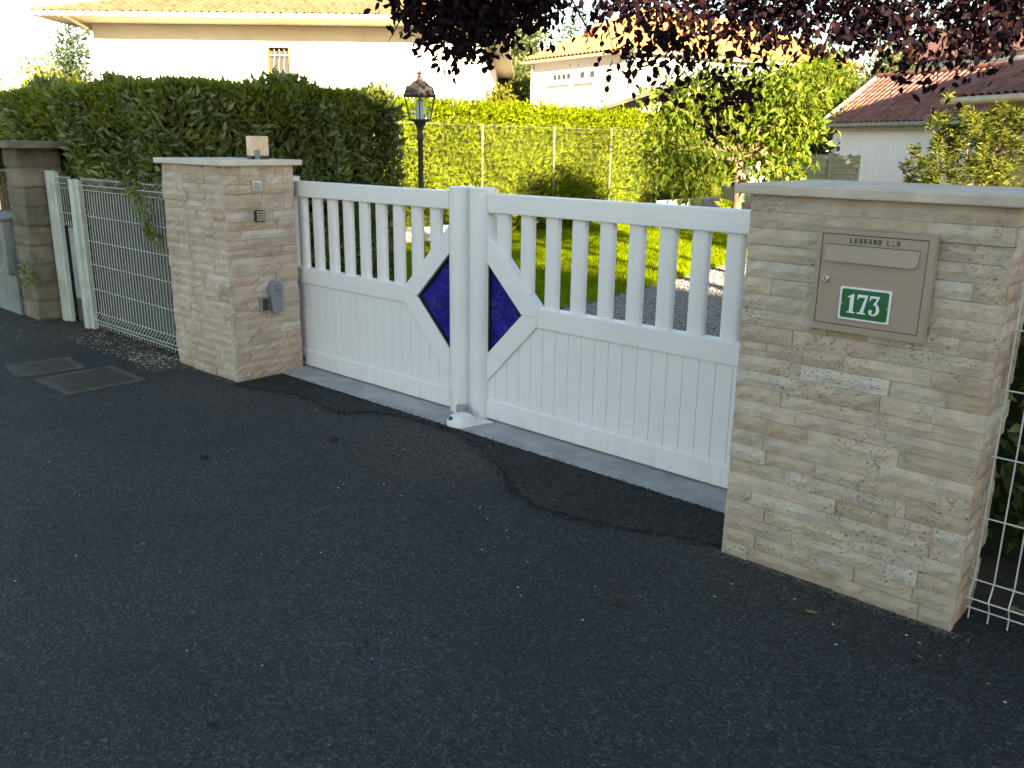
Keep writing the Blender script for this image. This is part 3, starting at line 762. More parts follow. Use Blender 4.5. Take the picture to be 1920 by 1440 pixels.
mb.box(-5.1805, -5.1792, 3.300, 3.345, .5985, .6025)
mb.box(-5.1850, -5.1838, 3.325, 3.343, .478, .481)
t.part('mark', mb, 'ink', bd)

# ------------------------------------------------------------------ mesh fences
def wire_tube(pts, r): return MB().tube(pts, r, 5)
def mesh_panel(t, x0, x1, yp, ztop, zbot, step, hz, folds, r=.0026, ends=.03):
    """vertical wires bent forward in each fold (z0,z1); horizontals at hz"""
    prof = [(zbot, 0)]
    for a, b in folds: prof += [(a, 0), ((a+b)/2, -.038), (b, 0)]
    prof.append((ztop, 0)); prof = sorted(set(prof))
    n = int(round((x1-x0)/step)); me = None
    for i in range(n+1):
        x = x0+(x1-x0)*i/n
        if me is None:
            mb = wire_tube([(0, yp+dy, z) for z, dy in prof], r); me = mesh_of('vertical_wire', mb, 'wire')
        o = bpy.data.objects.new('vertical_wire', me); COL.objects.link(o); o.parent = t.o
        o.location = (x-t.off[0], -t.off[1], -t.off[2])
    for z, dy in hz:
        t.part('horizontal_wire', wire_tube([(x0-.01, yp+dy-.005, z), (x1+.01, yp+dy-.005, z)], r*1.1), 'wire')
t = T('mesh_fence', 'pale welded mesh fence panel with grey privacy slats left of the left pillar', 'fence', (-6.8, 3.07, 0))
hz = [(1.27, 0), (1.225, -.038), (1.18, 0), (.972, 0), (.767, 0), (.573, 0), (.362, 0), (.161, 0), (.110, -.038), (.062, 0)]
mesh_panel(t, -7.56, -6.07, 3.07, 1.285, .030, .0497, hz, [(.062, .161), (1.18, 1.27)])
sm = mesh_of('privacy_slat', MB().box(-.0095, .0095, 3.094, 3.104, .10, 1.165), 'slat')
for i in range(30):
    o = bpy.data.objects.new('privacy_slat', sm); COL.objects.link(o); o.parent = t.o
    o.location = (-7.53+i*.0497-t.off[0], -t.off[1], -t.off[2])
def fpost(t, x, h, w=.075):
    t.part('post', MB().box(x-w/2, x+w/2, 3.035, 3.10, -.02, h), 'fence_green', bevel=.004)
    t.part('post_flange', MB().box(x+w/2+.0005, x+w/2+.055, 3.062, 3.10, -.02, h-.01), 'fence_green', bevel=.003)
fpost(t, -7.73, 1.262); 
t2 = T('mesh_fence', 'narrow welded mesh panel above the grey cabinet, between two pale green posts', 'fence', (-8.0, 3.07, 0))
mesh_panel(t2, -8.08, -7.80, 3.07, 1.285, .86, .0497, [(1.27, 0), (1.225, -.038), (1.18, 0), (.972, 0)], [(1.18, 1.27)])
fpost(t2, -8.205, 1.318)
t = T('cable_cabinet', 'concrete cable cabinet with a pale grey door under the narrow mesh panel', 'cabinet', (-7.93, 3.25, 0))
t.part('body', MB().box(-8.135, -7.775, 3.135, 3.50, -.02, .862), 'concrete_dark', bevel=.006)
t.part('door', MB().box(-8.10, -7.86, 3.122, 3.135, .215, .835), 'grey_light', bevel=.004)
t.part('lid', MB().box(-8.14, -7.77, 3.118, 3.52, .8625, .885), 'concrete_dark', bevel=.003)

# old stone pillar, meter boxes and railing at the far left
t = T('old_stone_pillar', 'old rusticated stone pillar with nine bevelled blocks at the left edge', 'pillar', (-8.48, 3.04, 0))
bm_ = MB().box(-.18, .18, -.18, .18, .006, .158); bme = mesh_of('block', bm_, 'old_stone', bevel=.022, seg=2)
for k in range(9):
    m = Matrix.Translation((-8.48+R.uniform(-.006, .006), 3.04+R.uniform(-.006, .006), -.0+.1665*k)) @ Matrix.Rotation(R.uniform(-.012, .012), 4, 'Z') @ Matrix.Diagonal((1, 1, 1.0, 1))
    t.inst('block', bme, m)
t.part('core', MB().box(-8.645, -8.315, 2.875, 3.205, -.02, 1.5), 'mortar')
t.part('cap', MB().box(-8.76, -8.20, 2.76, 3.32, 1.502, 1.562), 'old_stone', bevel=.008)
t = T('meter_box', 'weathered grey utility meter boxes stacked beside the old stone pillar', 'meter box', (-9.1, 3.0, 0))
t.part('pedestal', MB().box(-9.55, -8.74, 2.86, 3.15, -.02, .36), 'meter', bevel=.01)
t.part('cabinet', MB().box(-9.50, -8.80, 2.82, 3.15, .372, .86), 'meter', bevel=.012)
t.part('door', MB().box(-9.30, -8.95, 2.808, 2.82, .45, .80), 'grey_light', bevel=.004)
t.part('roof', MB().box(-9.54, -8.78, 2.79, 3.17, .862, .89), 'meter', bevel=.006)
t = T('iron_railing', 'black iron railing between the meter boxes and the sunlit bush, far left', 'railing', (-9.9, 3.15, .9))
for k in range(22): t.part('bar', wire_tube([(-10.9+k*.1, 3.2, .80), (-10.9+k*.1, 3.2, 1.27)], .008), 'iron')
for z in (.86, 1.27): t.part('rail', MB().box(-11.0, -8.7, 3.185, 3.215, z-.012, z+.012), 'iron')
t = T('garden_wall', 'low stained concrete wall carrying the black iron railing, far left', 'wall', (-10.6, 3.25, 0))
t.part('wall', MB().box(-20, -9.56, 3.16, 3.34, -.02, .78), 'concrete_dark', bevel=.005)

# right mesh fence
t = T('mesh_fence', 'cream welded mesh fence panel at the right edge, beside the letterbox pillar', 'fence', (.3, 3.12, 0))
hz = [(z, 0) for z in (1.24, 1.043, .843, .613, .393, .164)]+[(.105, -.032), (.056, 0)]
mesh_panel(t, -.645, 1.40, 3.12, 1.29, .012, .062, hz, [(.056, .164)], .0027)
for z in (.205, .80): 
    t.part('clip', wire_tube([(-.655, 3.112, z), (-.637, 3.108, z), (-.637, 3.108, z+.035), (-.655, 3.112, z+.035), (-.655, 3.112, z)], .0018), 'wire')

# ------------------------------------------------------------------ hedges
def hedge(name, label, boxes, mat, n, ll, ww, kind='long', core=.16, upb=.6, seed=0, extra=None, rough=.035):
    """boxes: (x0,x1,y0,y1,z1, faces) ; leaves on the listed faces"""
    b0 = boxes[0]
    t = T(name, label, 'hedge', ((b0[0]+b0[1])/2, (b0[2]+b0[3])/2, 0))
    mb = MB()
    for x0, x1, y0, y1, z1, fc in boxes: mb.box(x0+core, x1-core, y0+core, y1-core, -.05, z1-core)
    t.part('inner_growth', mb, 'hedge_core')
    Ps, Ds, Ns = [], [], []
    tot = 0; fl = []
    for x0, x1, y0, y1, z1, fc in boxes:
        for f, w in fc.items():
            A = {'-y': (x1-x0)*z1, '+y': (x1-x0)*z1, '-x': (y1-y0)*z1, '+x': (y1-y0)*z1, 'z': (x1-x0)*(y1-y0)}[f]*w
            tot += A; fl.append((x0, x1, y0, y1, z1, f, A))
    for x0, x1, y0, y1, z1, f, A in fl:
        m = int(n*A/tot); a = NR.random(m); b = NR.random(m); dep = NR.random(m)**2.0*core*1.3
        lump = .05*np.sin(a*(x1-x0+y1-y0)*3.1+b*4)+.03*np.sin(b*9+a*17)
        dep = dep+lump+rough*NR.normal(size=m)*.4
        if f in ('-y', '+y'):
            y = y0+dep if f == '-y' else y1-dep; P = np.c_[x0+a*(x1-x0), y, b*z1+lump*.5]; nn = np.array([0, -1 if f == '-y' else 1, 0])
        elif f in ('-x', '+x'):
            x = x0+dep if f == '-x' else x1-dep; P = np.c_[x, y0+a*(y1-y0), b*z1+lump*.5]; nn = np.array([-1 if f == '-x' else 1, 0, 0])
        else:
            P = np.c_[x0+a*(x1-x0), y0+b*(y1-y0), z1-dep*1.1+.03]; nn = np.array([0, 0, .6])
        D = NR.normal(size=(m, 3))*.55+nn*.65+np.array([0, 0, upb])
        Ps.append(P); Ds.append(D); Ns.append(NR.normal(size=(m, 3))*.55+nn*.9+np.array([0, 0, .55]))
    if extra: 
        for P, D in extra: Ps.append(P); Ds.append(D); Ns.append(NR.normal(size=(len(P), 3))*.5+np.array([.3, -.8, .5]))
    P = np.vstack(Ps); D = np.vstack(Ds); Q = np.vstack(Ns)
    keep = P[:, 2] > 0; P, D, Q = P[keep], D[keep], Q[keep]; m = len(P)
    add_mesh(t, 'foliage', leaves_mesh('foliage', P, D, NR.uniform(ll*.6, ll*1.2, m), NR.uniform(ww*.7, ww*1.2, m), mat, kind, t.off, None, Q))
    return t
# near laurel hedge: street arm plus return along the drive
# a branch hanging over the mesh fence
bp_, bd_ = [], []
for (x, y, z, r, c) in ((-6.50, 3.06, 1.20, .09, 22), (-6.42, 3.03, 1.09, .07, 20), (-6.34, 3.02, .98, .055, 16), (-6.29, 3.02, .90, .04, 10), (-6.62, 3.08, 1.28, .12, 50), (-6.2, 3.1, 1.30, .10, 40)):
    q, d = blob_points((x, y, z), (r, r*.35, r), c, .8); bp_.append(q); bd_.append(d*.6+np.array([.2, -.3, -.5]))
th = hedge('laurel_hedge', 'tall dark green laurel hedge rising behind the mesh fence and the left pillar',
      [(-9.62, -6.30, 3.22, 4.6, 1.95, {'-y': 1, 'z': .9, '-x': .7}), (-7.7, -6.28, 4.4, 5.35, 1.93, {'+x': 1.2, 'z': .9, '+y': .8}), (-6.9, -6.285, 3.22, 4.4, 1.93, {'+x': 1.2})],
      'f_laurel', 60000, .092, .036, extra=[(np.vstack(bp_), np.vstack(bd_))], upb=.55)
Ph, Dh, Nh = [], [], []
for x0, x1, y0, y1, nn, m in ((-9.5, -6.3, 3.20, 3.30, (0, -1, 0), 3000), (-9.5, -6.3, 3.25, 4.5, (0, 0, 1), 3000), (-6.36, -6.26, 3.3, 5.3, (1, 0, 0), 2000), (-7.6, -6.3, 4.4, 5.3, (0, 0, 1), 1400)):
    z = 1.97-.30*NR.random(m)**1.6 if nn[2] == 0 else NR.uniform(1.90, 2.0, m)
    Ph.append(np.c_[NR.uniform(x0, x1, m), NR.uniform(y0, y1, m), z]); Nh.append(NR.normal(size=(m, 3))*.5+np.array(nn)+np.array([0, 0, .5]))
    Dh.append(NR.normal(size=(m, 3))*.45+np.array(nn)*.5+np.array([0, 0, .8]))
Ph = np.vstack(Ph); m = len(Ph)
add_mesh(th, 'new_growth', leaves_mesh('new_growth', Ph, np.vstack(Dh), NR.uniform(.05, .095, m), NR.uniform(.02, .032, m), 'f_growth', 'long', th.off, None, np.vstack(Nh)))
# sunlit hedge along the far side of the lawn
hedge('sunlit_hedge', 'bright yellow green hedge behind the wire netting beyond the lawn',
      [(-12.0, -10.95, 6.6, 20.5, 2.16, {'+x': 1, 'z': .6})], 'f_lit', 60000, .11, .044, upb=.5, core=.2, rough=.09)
# dark bushy growth behind the netting
# low dark hedge behind the right mesh fence
hedge('low_hedge', 'low dark hedge behind the cream mesh fence at the right edge',
      [(-1.05, 3.2, 3.66, 4.6, 1.28, {'-y': 1, 'z': .6, '-x': 1})], 'f_laurel', 6000, .09, .035, upb=.5)

# wire netting fence in front of the sunlit hedge
t = T('wire_netting_fence', 'galvanised chain link fence on thin posts in front of the sunlit hedge', 'fence', (-10.86, 13, 0))
for y in (7.4, 9.3, 11.17, 13.10, 14.90, 16.65, 18.5, 20.4):
    t.part('post', MB().box(-10.865, -10.835, y-.009, y+.009, -.02, 1.90), 'thin_post')
for z in (.32, 1.88): t.part('line_wire', wire_tube([(-10.83, 6.4, z), (-10.83, 21.5, z)], .002), 'mesh')
mb = MB(); c = .062; y0, y1, z0, z1 = 6.4, 20.0, .32, 1.95
nn = int((y1-y0)/c); H_ = int((z1-z0)/c)
for i in range(nn):
    pts = []
    for j in range(H_+1):
        pts.append((-10.83+.006*((j % 2)*2-1), y0+(i+(.5 if j % 2 else -.5)+.5)*c, z0+j*c))
    o_ = len(mb.v)
    for p in pts:
        mb.v += [(p[0], p[1]-.0009, p[2]), (p[0], p[1]+.0009, p[2]), (p[0]+.0015, p[1], p[2])]
    for j in range(H_):
        q = o_+j*3
        mb.f += [(q, q+1, q+4, q+3), (q+1, q+2, q+5, q+4), (q+2, q, q+3, q+5)]
o = t.part('netting', mb, 'mesh', kind='stuff')
t = T('low_boundary_wall', 'pale concrete kerb wall at the foot of the chain link fence', 'wall', (-10.7, 12, 0))
t.part('wall', MB().box(-10.82, -10.66, 5.5, 10.4, -.02, .26), 'concrete', bevel=.006)
t = T('raised_bed_wall', 'short pale sunlit wall right of the netting, behind the small tree', 'wall', (-9.3, 15.6, 0))
t.part('wall', MB().box(-9.5, -9.25, 14.6, 16.6, -.02, .56), 'concrete', bevel=.01)

# ------------------------------------------------------------------ garden lamp post
lx, ly = -5.80, 5.21
t = T('lamp_post', 'dark garden lamp post with a hexagonal glass lantern behind the left leaf of the gate', 'lamp post', (lx, ly, 0))
t.part('post', MB().lathe(lx, ly, [(.07, -.01), (.07, .04), (.045, .07), (.032, .12), (.030, .5), (.036, .52), (.030, .55), (.023, .9), (.0215, 1.6), (.030, 1.62), (.030, 1.65), (.022, 1.66), (.022, 1.70), (.046, 1.745), (.05, 1.76)], 16), 'bronze', smooth=True)
hd = t.part('lantern_base', MB().lathe(lx, ly, [(.05, 1.758), (.108, 1.770), (.108, 1.783)], 6, .3), 'bronze')
rf = t.part('lantern_roof', MB().lathe(lx, ly, [(.152, 1.962), (.158, 1.975), (.150, 1.985), (.128, 2.045), (.100, 2.052), (.060, 2.088), (.030, 2.100), (.030, 2.115)], 6, .3), 'bronze')
t.part('finial', MB().lathe(lx, ly, [(.014, 2.115), (.022, 2.128), (.012, 2.140), (.030, 2.152), (.010, 2.165), (.006, 2.175)], 10), 'bronze', rf, smooth=True)
for k in range(6):
    a = .3+2*math.pi*k/6; b = .3+2*math.pi*(k+1)/6
    p0 = (lx+.100*math.cos(a), ly+.100*math.sin(a), 1.783); p1 = (lx+.146*math.cos(a), ly+.146*math.sin(a), 1.963)
    q0 = (lx+.100*math.cos(b), ly+.100*math.sin(b), 1.783); q1 = (lx+.146*math.cos(b), ly+.146*math.sin(b), 1.963)
    br = t.part('glazing_bar', MB().tube([p0, p1], .0055, 5), 'bronze')
    t.part('pane', MB().add([p0, q0, q1, p1], [(0, 1, 2, 3)]), 'lamp_glass', br)
t.part('light_tube', MB().lathe(lx, ly, [(.032, 1.785), (.032, 1.93), (.02, 1.945)], 14), 'bulb', smooth=True)

# ------------------------------------------------------------------ manhole covers
def manhole(label, cx, cy, w, d, rz, n=13):
    rz = rz or 1e-4
    t = T('manhole_cover', label, 'manhole cover', (cx, cy, 0), rz, 'inspection covers in the asphalt')
    fr = MB(); a, b = w/2, d/2; k = .05
    for q in ((-a, a, -b, -b+k), (-a, a, b-k, b), (-a, -a+k, -b+k, b-k), (a-k, a, -b+k, b-k)): fr.box(*q, -.02, .006)
    t.part('frame', fr, MT['worn_frame'], bevel=.002)
    p = t.part('plate', MB().box(-a+k+.004, a-k-.004, -b+k+.004, b-k-.004, -.02, .003), 'iron')
    mb = MB(); s = (w-2*k-.03)/n
    for i in range(n):
        for j in range(n):
            x = -a+k+.015+(i+.5)*s; y = -b+k+.015+(j+.5)*(d-2*k-.03)/n
            mb.box(x-s*.32, x+s*.32, y-s*.32, y+s*.32, .003, .0062)
    t.part('tread', mb, MT['cover_metal'], p, kind='stuff')
MT['worn_frame'] = simple('worn_cover_frame', (.070, .066, .056), .95, .4, 9, 60, .8)
MT['cover_metal'] = simple('rusty_cast_iron', (.060, .050, .040), .8, .3, 12, 90, .4)
manhole('square cast iron inspection cover nearest the left pillar, in a concrete frame', -6.0, 2.34, .55, .53, 0)
manhole('dusty inspection cover farther left, half buried in the asphalt', -6.58, 2.26, .42, .44, -.12, 10)

# ------------------------------------------------------------------ litter on the road
def flakes(name, pts, smin, smax, mat, label, cat, z=.0055):
    mb = MB()
    for x, y in pts:
        s = R.uniform(smin, smax); n = R.randint(4, 6); a0 = R.uniform(0, 6.28); zz = z+R.uniform(0, .002)
        rim = [(x+s*R.uniform(.5, 1.1)*math.cos(a0+2*math.pi*k/n), y+s*R.uniform(.4, .9)*math.sin(a0+2*math.pi*k/n), zz+R.uniform(-.0005, .004)) for k in range(n)]
        mb.add([(x, y, zz+.001)]+rim, [(0, 1+k, 1+(k+1) % n) for k in range(n)])
    return solo(name, mb, mat, label, cat, kind='stuff')
pts = [(-7.5+1.65*R.random()**.7, 2.78+R.uniform(-.05, .35)) for _ in range(240)]+[(R.gauss(-6.2, .16), R.gauss(2.90, .07)) for _ in range(130)]
flakes('fallen_petals', [p for p in pts if not (p[0] > -6.05 and p[1] > 2.95)], .006, .015, 'petal', 'pale fallen petals scattered over the verge under the mesh fence', 'petals', .006)
pts = [(-7.5+1.6*R.random(), 2.80+R.uniform(-.05, .5)) for _ in range(420)]
flakes('leaf_litter', [p for p in pts if not (p[0] > -6.05 and p[1] > 2.95)], .008, .022, 'litter', 'brown leaf litter on the soil under the mesh fence', 'leaf litter')
pts = [(R.uniform(-8.6, -7.3), R.uniform(2.45, 2.82)) for _ in range(70)]+[(R.uniform(-5.6, -.2), R.uniform(.9, 3.2)) for _ in range(45)]+[(R.uniform(-3.4, -2.0), R.uniform(2.3, 2.95)) for _ in range(16)]+[(R.uniform(-1.4, -.3), R.uniform(2.5, 2.95)) for _ in range(18)]+[(-3.95+R.gauss(0, .25), 2.3+R.gauss(0, .2)) for _ in range(16)]
pts = [p for p in pts if not (p[1] > 2.9 and (p[0] < -5.2 or p[0] > -1.6))]
flakes('road_specks', pts, .003, .0085, 'petal', 'small white specks and petals scattered on the asphalt', 'specks', .0055)
pts = [(R.uniform(-.62, 2), R.uniform(3.2, 4.2)) for _ in range(300)]
flakes('bed_litter', pts, .008, .03, 'litter', 'dry leaf bits on the dark soil behind the right mesh fence', 'leaf litter', -.004)
def clod(label, x, y, s, seed):
    rr = random.Random(seed); bm = bmesh.new(); bmesh.ops.create_icosphere(bm, subdivisions=2, radius=s)
    for v in bm.verts: v.co *= rr.uniform(.7, 1.2); v.co.z = max(-s*.3, v.co.z*.6)
    me = bpy.data.meshes.new('clod'); bm.to_mesh(me); bm.free(); me.materials.append(MT['clod'])
    o = bpy.data.objects.new('clod', me); COL.objects.link(o); o.location = (x, y, s*.3); tag(o, label, 'clod', 'dark clods on the asphalt')
for i, (x, y, s, lb) in enumerate((
    (-4.05, 2.10, .022, 'flat dark clod on the asphalt below the left pillar'),
    (-3.80, 2.74, .026, 'largest round brown clod, in front of the left gate leaf'),
    (-1.60, 2.36, .018, 'dark fuzzy clod with a stalk, in the road before the letterbox pillar'),
    (-2.07, 1.58, .012, 'small dark clod alone in the middle of the lower road'),
    (-2.05, 1.02, .011, 'small dark clod nearest the bottom of the photo'),
    (-3.37, 2.80, .010, 'tiny dark clod just right of the round brown clod'),
    (-1.09, 2.77, .011, 'tiny dark clod close to the foot of the letterbox pillar'),
    (-2.45, 2.55, .010, 'tiny dark clod near the curved edge of the fresh asphalt'),
    (-.70, 2.74, .013, 'dark clod near the lower right corner of the letterbox pillar'))):
    clod(lb, x, y, s, i)
def twig(label, pts, r=.0016):
    solo('twig', MB().tube([(x, y, .006+R.uniform(0, .004)) for x, y in pts], [r*(1-.5*i/len(pts)) for i in range(len(pts))], 4), 'twig', label, 'twig', 'thin twigs on the asphalt')
twig('thin curved twig in the middle of the road', [(-2.28, 1.90), (-2.22, 1.93), (-2.15, 1.935), (-2.09, 1.92)])
twig('thin straight twig below the letterbox pillar', [(-.92, 2.30), (-.86, 2.31), (-.80, 2.28), (-.75, 2.22)])
twig('pale twig near the bottom right of the road', [(-1.12, 1.93), (-1.08, 1.88), (-1.04, 1.82)])
twig('short stalk beside the fuzzy clod', [(-1.575, 2.36), (-1.53, 2.39), (-1.48, 2.385)])
twig('thin twig left of the fuzzy clod', [(-1.9, 2.45), (-1.83, 2.50), (-1.75, 2.48), (-1.72, 2.45)])
def dry_leaf(label, x, y, rz, l):
    mb = MB(); w = l*.3
    mb.add([(-l/2, 0, .006), (-l*.1, -w/2, .009), (l*.1, -w/2, .008), (l/2, 0, .012), (l*.1, w/2, .011), (-l*.1, w/2, .007), (0, 0, .006)], [(0, 1, 6), (1, 2, 6), (2, 3, 6), (3, 4, 6), (4, 5, 6), (5, 0, 6)])
    o = solo('dry_leaf', mb, 'dryleaf', label, 'leaf', 'dry leaves on the asphalt'); o.location = (x, y, 0); o.rotation_euler = (0, 0, rz)
dry_leaf('dry yellow brown leaf in front of the letterbox pillar', -1.07, 2.78, .3, .06)
dry_leaf('small yellowish leaf on the left part of the road', -3.29, 1.41, .8, .035)

# weed tuft on the old pillar
q, d = blob_points((-8.28, 2.80, .42), (.09, .07, .10), 170, .9)
o = T('weed_tuft', 'small green weed tuft growing at the side of the old stone pillar', 'weed', (-8.28, 2.8, .40))
add_mesh(o, 'foliage', leaves_mesh('foliage', q, d+np.array([0, -.2, -.2]), NR.uniform(.03, .06, 170), .012, 'f_laurel', 'long', o.off))

# ------------------------------------------------------------------ houses
def tile_mesh(w, l, mat, arch=.32):
    prof = [(0, 0), (.14, 0), (.24, .55), (.42, .95), (.58, 1), (.76, .7), (.9, .2), (1.0, 0)]
    vs = []
    for yy, dz, wsc in ((0, .012, 1), (l*1.06, 0, .97)):
        for a, b in prof: vs.append((a*w*wsc, yy, b*arch*w+dz))
    n = len(prof)
    vs += [(a*w, 0, b*arch*w-.006) for a, b in prof]
    fs = [(i, i+1, n+i+1, n+i) for i in range(n-1)]+[(2*n+i, 2*n+i+1, i+1, i) for i in range(n-1)]
    return mesh_of('roof_tile', MB().add(vs, fs), mat, smooth=False)
def tiled(t, org, pitch, ncol, nrow, w, l, mat, keep=lambda c, r: True, maxparts=280, du=(1, 0, 0), dv=(0, 1, 0), parent=None, arch=.32):
    """tiles laid up a slope from org (eave left); du along the eave, dv level direction up the slope"""
    me = tile_mesh(w, l, mat, arch)
    du = Vector(du); dv = Vector(dv); sl = dv*math.cos(pitch)+Vector((0, 0, math.sin(pitch))); nr = du.cross(sl)
    rest = []; cnt = 0
    for r in range(nrow):
        for c in range(ncol):
            if not keep((c+.5)*w, (r+.5)*l): continue
            m = Matrix.Identity(4); jj = R.uniform(-.004, .004)
            m.col[0][:3] = du; m.col[1][:3] = sl; m.col[2][:3] = nr
            m.translation = Vector(org)+du*(c*w+jj)+sl*(r*l+R.uniform(-.006, .006))
            if cnt < maxparts: t.inst('roof_tile', me, m, parent); cnt += 1
            else: rest.append(m.copy())
    if rest:
        mb = MB(); co = [v.co.copy() for v in me.vertices]; fa = [tuple(p.vertices) for p in me.polygons]
        for m in rest: mb.add([m @ v for v in co], fa)
        t.part('roof_tiles', mb, mat, parent, kind='stuff')

# house 1: white, hipped roof, at the left rear
a1 = math.atan2(.664, .747)
t = T('white_house', 'white rendered house with a pale tiled hip roof behind the laurel hedge', 'house', (-24.05, 10.46, 0), a1)
W1, Dp = 9.90, 17.0
wall = MB(); wx0, wx1, wz0, wz1 = 4.46, 5.00, 2.95, 3.87
wall.box(0, wx0, 0, .3, -.05, 4.40); wall.box(wx1, W1, 0, .3, -.05, 4.40); wall.box(wx0, wx1, 0, .3, -.05, wz0); wall.box(wx0, wx1, 0, .3, wz1, 4.40)
wall.box(W1-.3, W1, .3, Dp, -.05, 4.40); wall.box(0, .3, .3, Dp, -.05, 4.40); wall.box(.3, W1-.3, Dp-.3, Dp, -.05, 4.40)
t.part('wall', wall, 'house_white')
wd = t.part('window', MB().box(wx0+.002, wx1-.002, .20, .24, wz0, wz1), 'black')
fr = MB(); fr.box(wx0-.035, wx0+.02, -.012, .20, wz0-.02, wz1+.02); fr.box(wx1-.012, wx1+.03, -.012, .20, wz0-.02, wz1+.02); fr.box(wx0+.02, wx1-.012, -.012, .20, wz1, wz1+.03); fr.box(wx0+.02, wx1-.012, -.03, .20, wz0-.05, wz0+.012)
t.part('frame', fr, 'shutter', wd)
for k in range(3):
    xx = wx0+.13+.13*k
    t.part('wavy_bar', MB().tube([(xx+.02*math.sin(z*9), .08, wz0+.02+(wz1-wz0-.04)*z) for z in [i/12 for i in range(13)]], .007, 5), 'gutter', wd)
t.part('cross_bar', MB().box(wx0+.02, wx1-.02, .07, .09, wz1-.18, wz1-.165), 'pvc', wd)
OV = 1.30
t.part('soffit', MB().box(-.8, W1+.6, -OV, Dp+OV, 4.402, 4.44), 'soffit')
g = t.part('gutter', MB().tube([(-.85, -OV-.03, 4.46), (W1+.62, -OV-.03, 4.46)], .06, 10), 'gutter', smooth=True)
gb = mesh_of('gutter_bracket', MB().box(-.012, .012, -OV-.098, -OV+.02, 4.39, 4.53), 'gutter')
for k in range(24): t.inst('gutter_bracket', gb, Matrix.Translation((-.6+k*.46, 0, 0)), g)
t.part('gutter', MB().tube([(W1+.63, -OV, 4.46), (W1+.63, Dp+OV, 4.46)], .06, 10), 'gutter', smooth=True)
t.part('downpipe', MB().tube([(-.05, -OV, 4.42), (.0, -.3, 4.25), (-.02, -.06, 3.9), (-.02, -.06, 0)], .045, 8), 'gutter', smooth=True)
t.part('downpipe', MB().tube([(W1-.12, -.06, 4.38), (W1-.12, -.06, 0)], .02, 6), 'gutter', smooth=True)
t.part('downpipe', MB().tube([(W1+.05, .25, 4.38), (W1+.05, .25, 0)], .04, 8), 'gutter', smooth=True)
pi1 = math.radians(17); x0r, x1r = -.8, W1+.6; half = (x1r-x0r)/2
apex = half*math.tan(pi1)
rv = [(x0r, -OV, 4.45), (x1r, -OV, 4.45), (x1r, Dp+OV, 4.45), (x0r, Dp+OV, 4.45), (x0r+half, -OV+half, 4.45+apex), (x0r+half, Dp+OV-half, 4.45+apex)]
deck = t.part('roof', MB().add(rv, [(0, 1, 4), (1, 2, 5, 4), (2, 3, 5), (3, 0, 4, 5), (3, 2, 1, 0)]), 'roof_pale')
tw, tl = .19, .30
tiled(t, (x0r, -OV-.02, 4.47), pi1, int((x1r-x0r)/tw), 12, tw, tl, 'roof_pale', arch=.5, keep=lambda c, r: (r*math.cos(pi1) < c-.05) and (r*math.cos(pi1) < (x1r-x0r)-c-.05), parent=deck)
hp = MB()
for sgn, xc in ((1, x0r), (-1, x1r)):
    for k in range(12):
        a = k*.42; b = a+.46
        pa = Vector((xc+sgn*a, -OV+a, 4.49+a*math.tan(pi1))); pb = Vector((xc+sgn*b, -OV+b, 4.49+b*math.tan(pi1)))
        t.part('ridge_tile', MB().tube([pa, pb], [.10, .085], 8), 'roof_pale', deck)

# house 2: two storeys, pale, farther back
t = T('pale_two_storey_house', 'pale two storey house with an orange roof and red chimney behind the sunlit hedge', 'house', (-19, 27.3, 0))
X0, X1, Y0, Y1, ZE = -25.25, -19.0, 27.3, 40.0, 4.72
t.part('wall', MB().box(X0, X1, Y0, Y1, -.05, ZE), 'house_pale')
def win2(x0, x1, z0, z1, np_):
    w = t.part('window', MB().box(x0, x1, Y0-.01, Y0+.02, z0, z1), 'pvc')
    t.part('sill', MB().box(x0-.08, x1+.04, Y0-.10, Y0-.011, z0-.10, z0-.03), 'pvc', w)
    k = (x1-x0)/np_
    for i in range(np_): t.part('pane', MB().box(x0+i*k+k*.17, x0+(i+1)*k-k*.17, Y0-.016, Y0-.0102, z0+.10, z1-.07), 'pane', w)
win2(-23.86, -22.66, 3.93, 4.30, 4); win2(-22.14, -21.76, 3.93, 4.32, 1); win2(-21.54, -21.16, 3.93, 4.32, 1)
win2(-23.14, -22.6, 2.75, 3.05, 2); win2(-22.14, -21.76, 2.75, 3.05, 1); win2(-21.54, -21.16, 2.75, 3.05, 1)
for x in (-22.74, -22.22, -21.34):
    for z in (3.57, 3.27) : t.part('vent', MB().box(x-.03, x+.03, Y0-.006, Y0-.001, z-.03, z+.03), 'vent')
for x in (-22.74, -22.22): t.part('vent', MB().box(x-.03, x+.03, Y0-.006, Y0-.001, 4.50, 4.56), 'vent')
t.part('eave', MB().box(X0-.35, X1+.35, Y0-.35, Y1+.35, ZE+.002, ZE+.10), 'soffit')
cx_, cy_ = (X0+X1)/2, None; hw = (X1-X0)/2+.35; zr = ZE+.11; ht = hw*math.tan(math.radians(30))
rf = t.part('roof', MB().add([(X0-.35, Y0-.35, zr), (X1+.35, Y0-.35, zr), (X1+.35, Y1+.35, zr), (X0-.35, Y1+.35, zr), (cx_, Y0-.35+hw, zr+ht), (cx_, Y1+.35-hw, zr+ht)], [(0, 1, 4), (1, 2, 5, 4), (2, 3, 5), (3, 0, 4, 5)]), 'roof_orange')
mb = MB()
p30 = math.radians(30)
tm = tile_mesh(.24, .33, 'roof_orange', .3); co = [v.co.copy() for v in tm.vertices]; fa = [tuple(p.vertices) for p in tm.polygons]
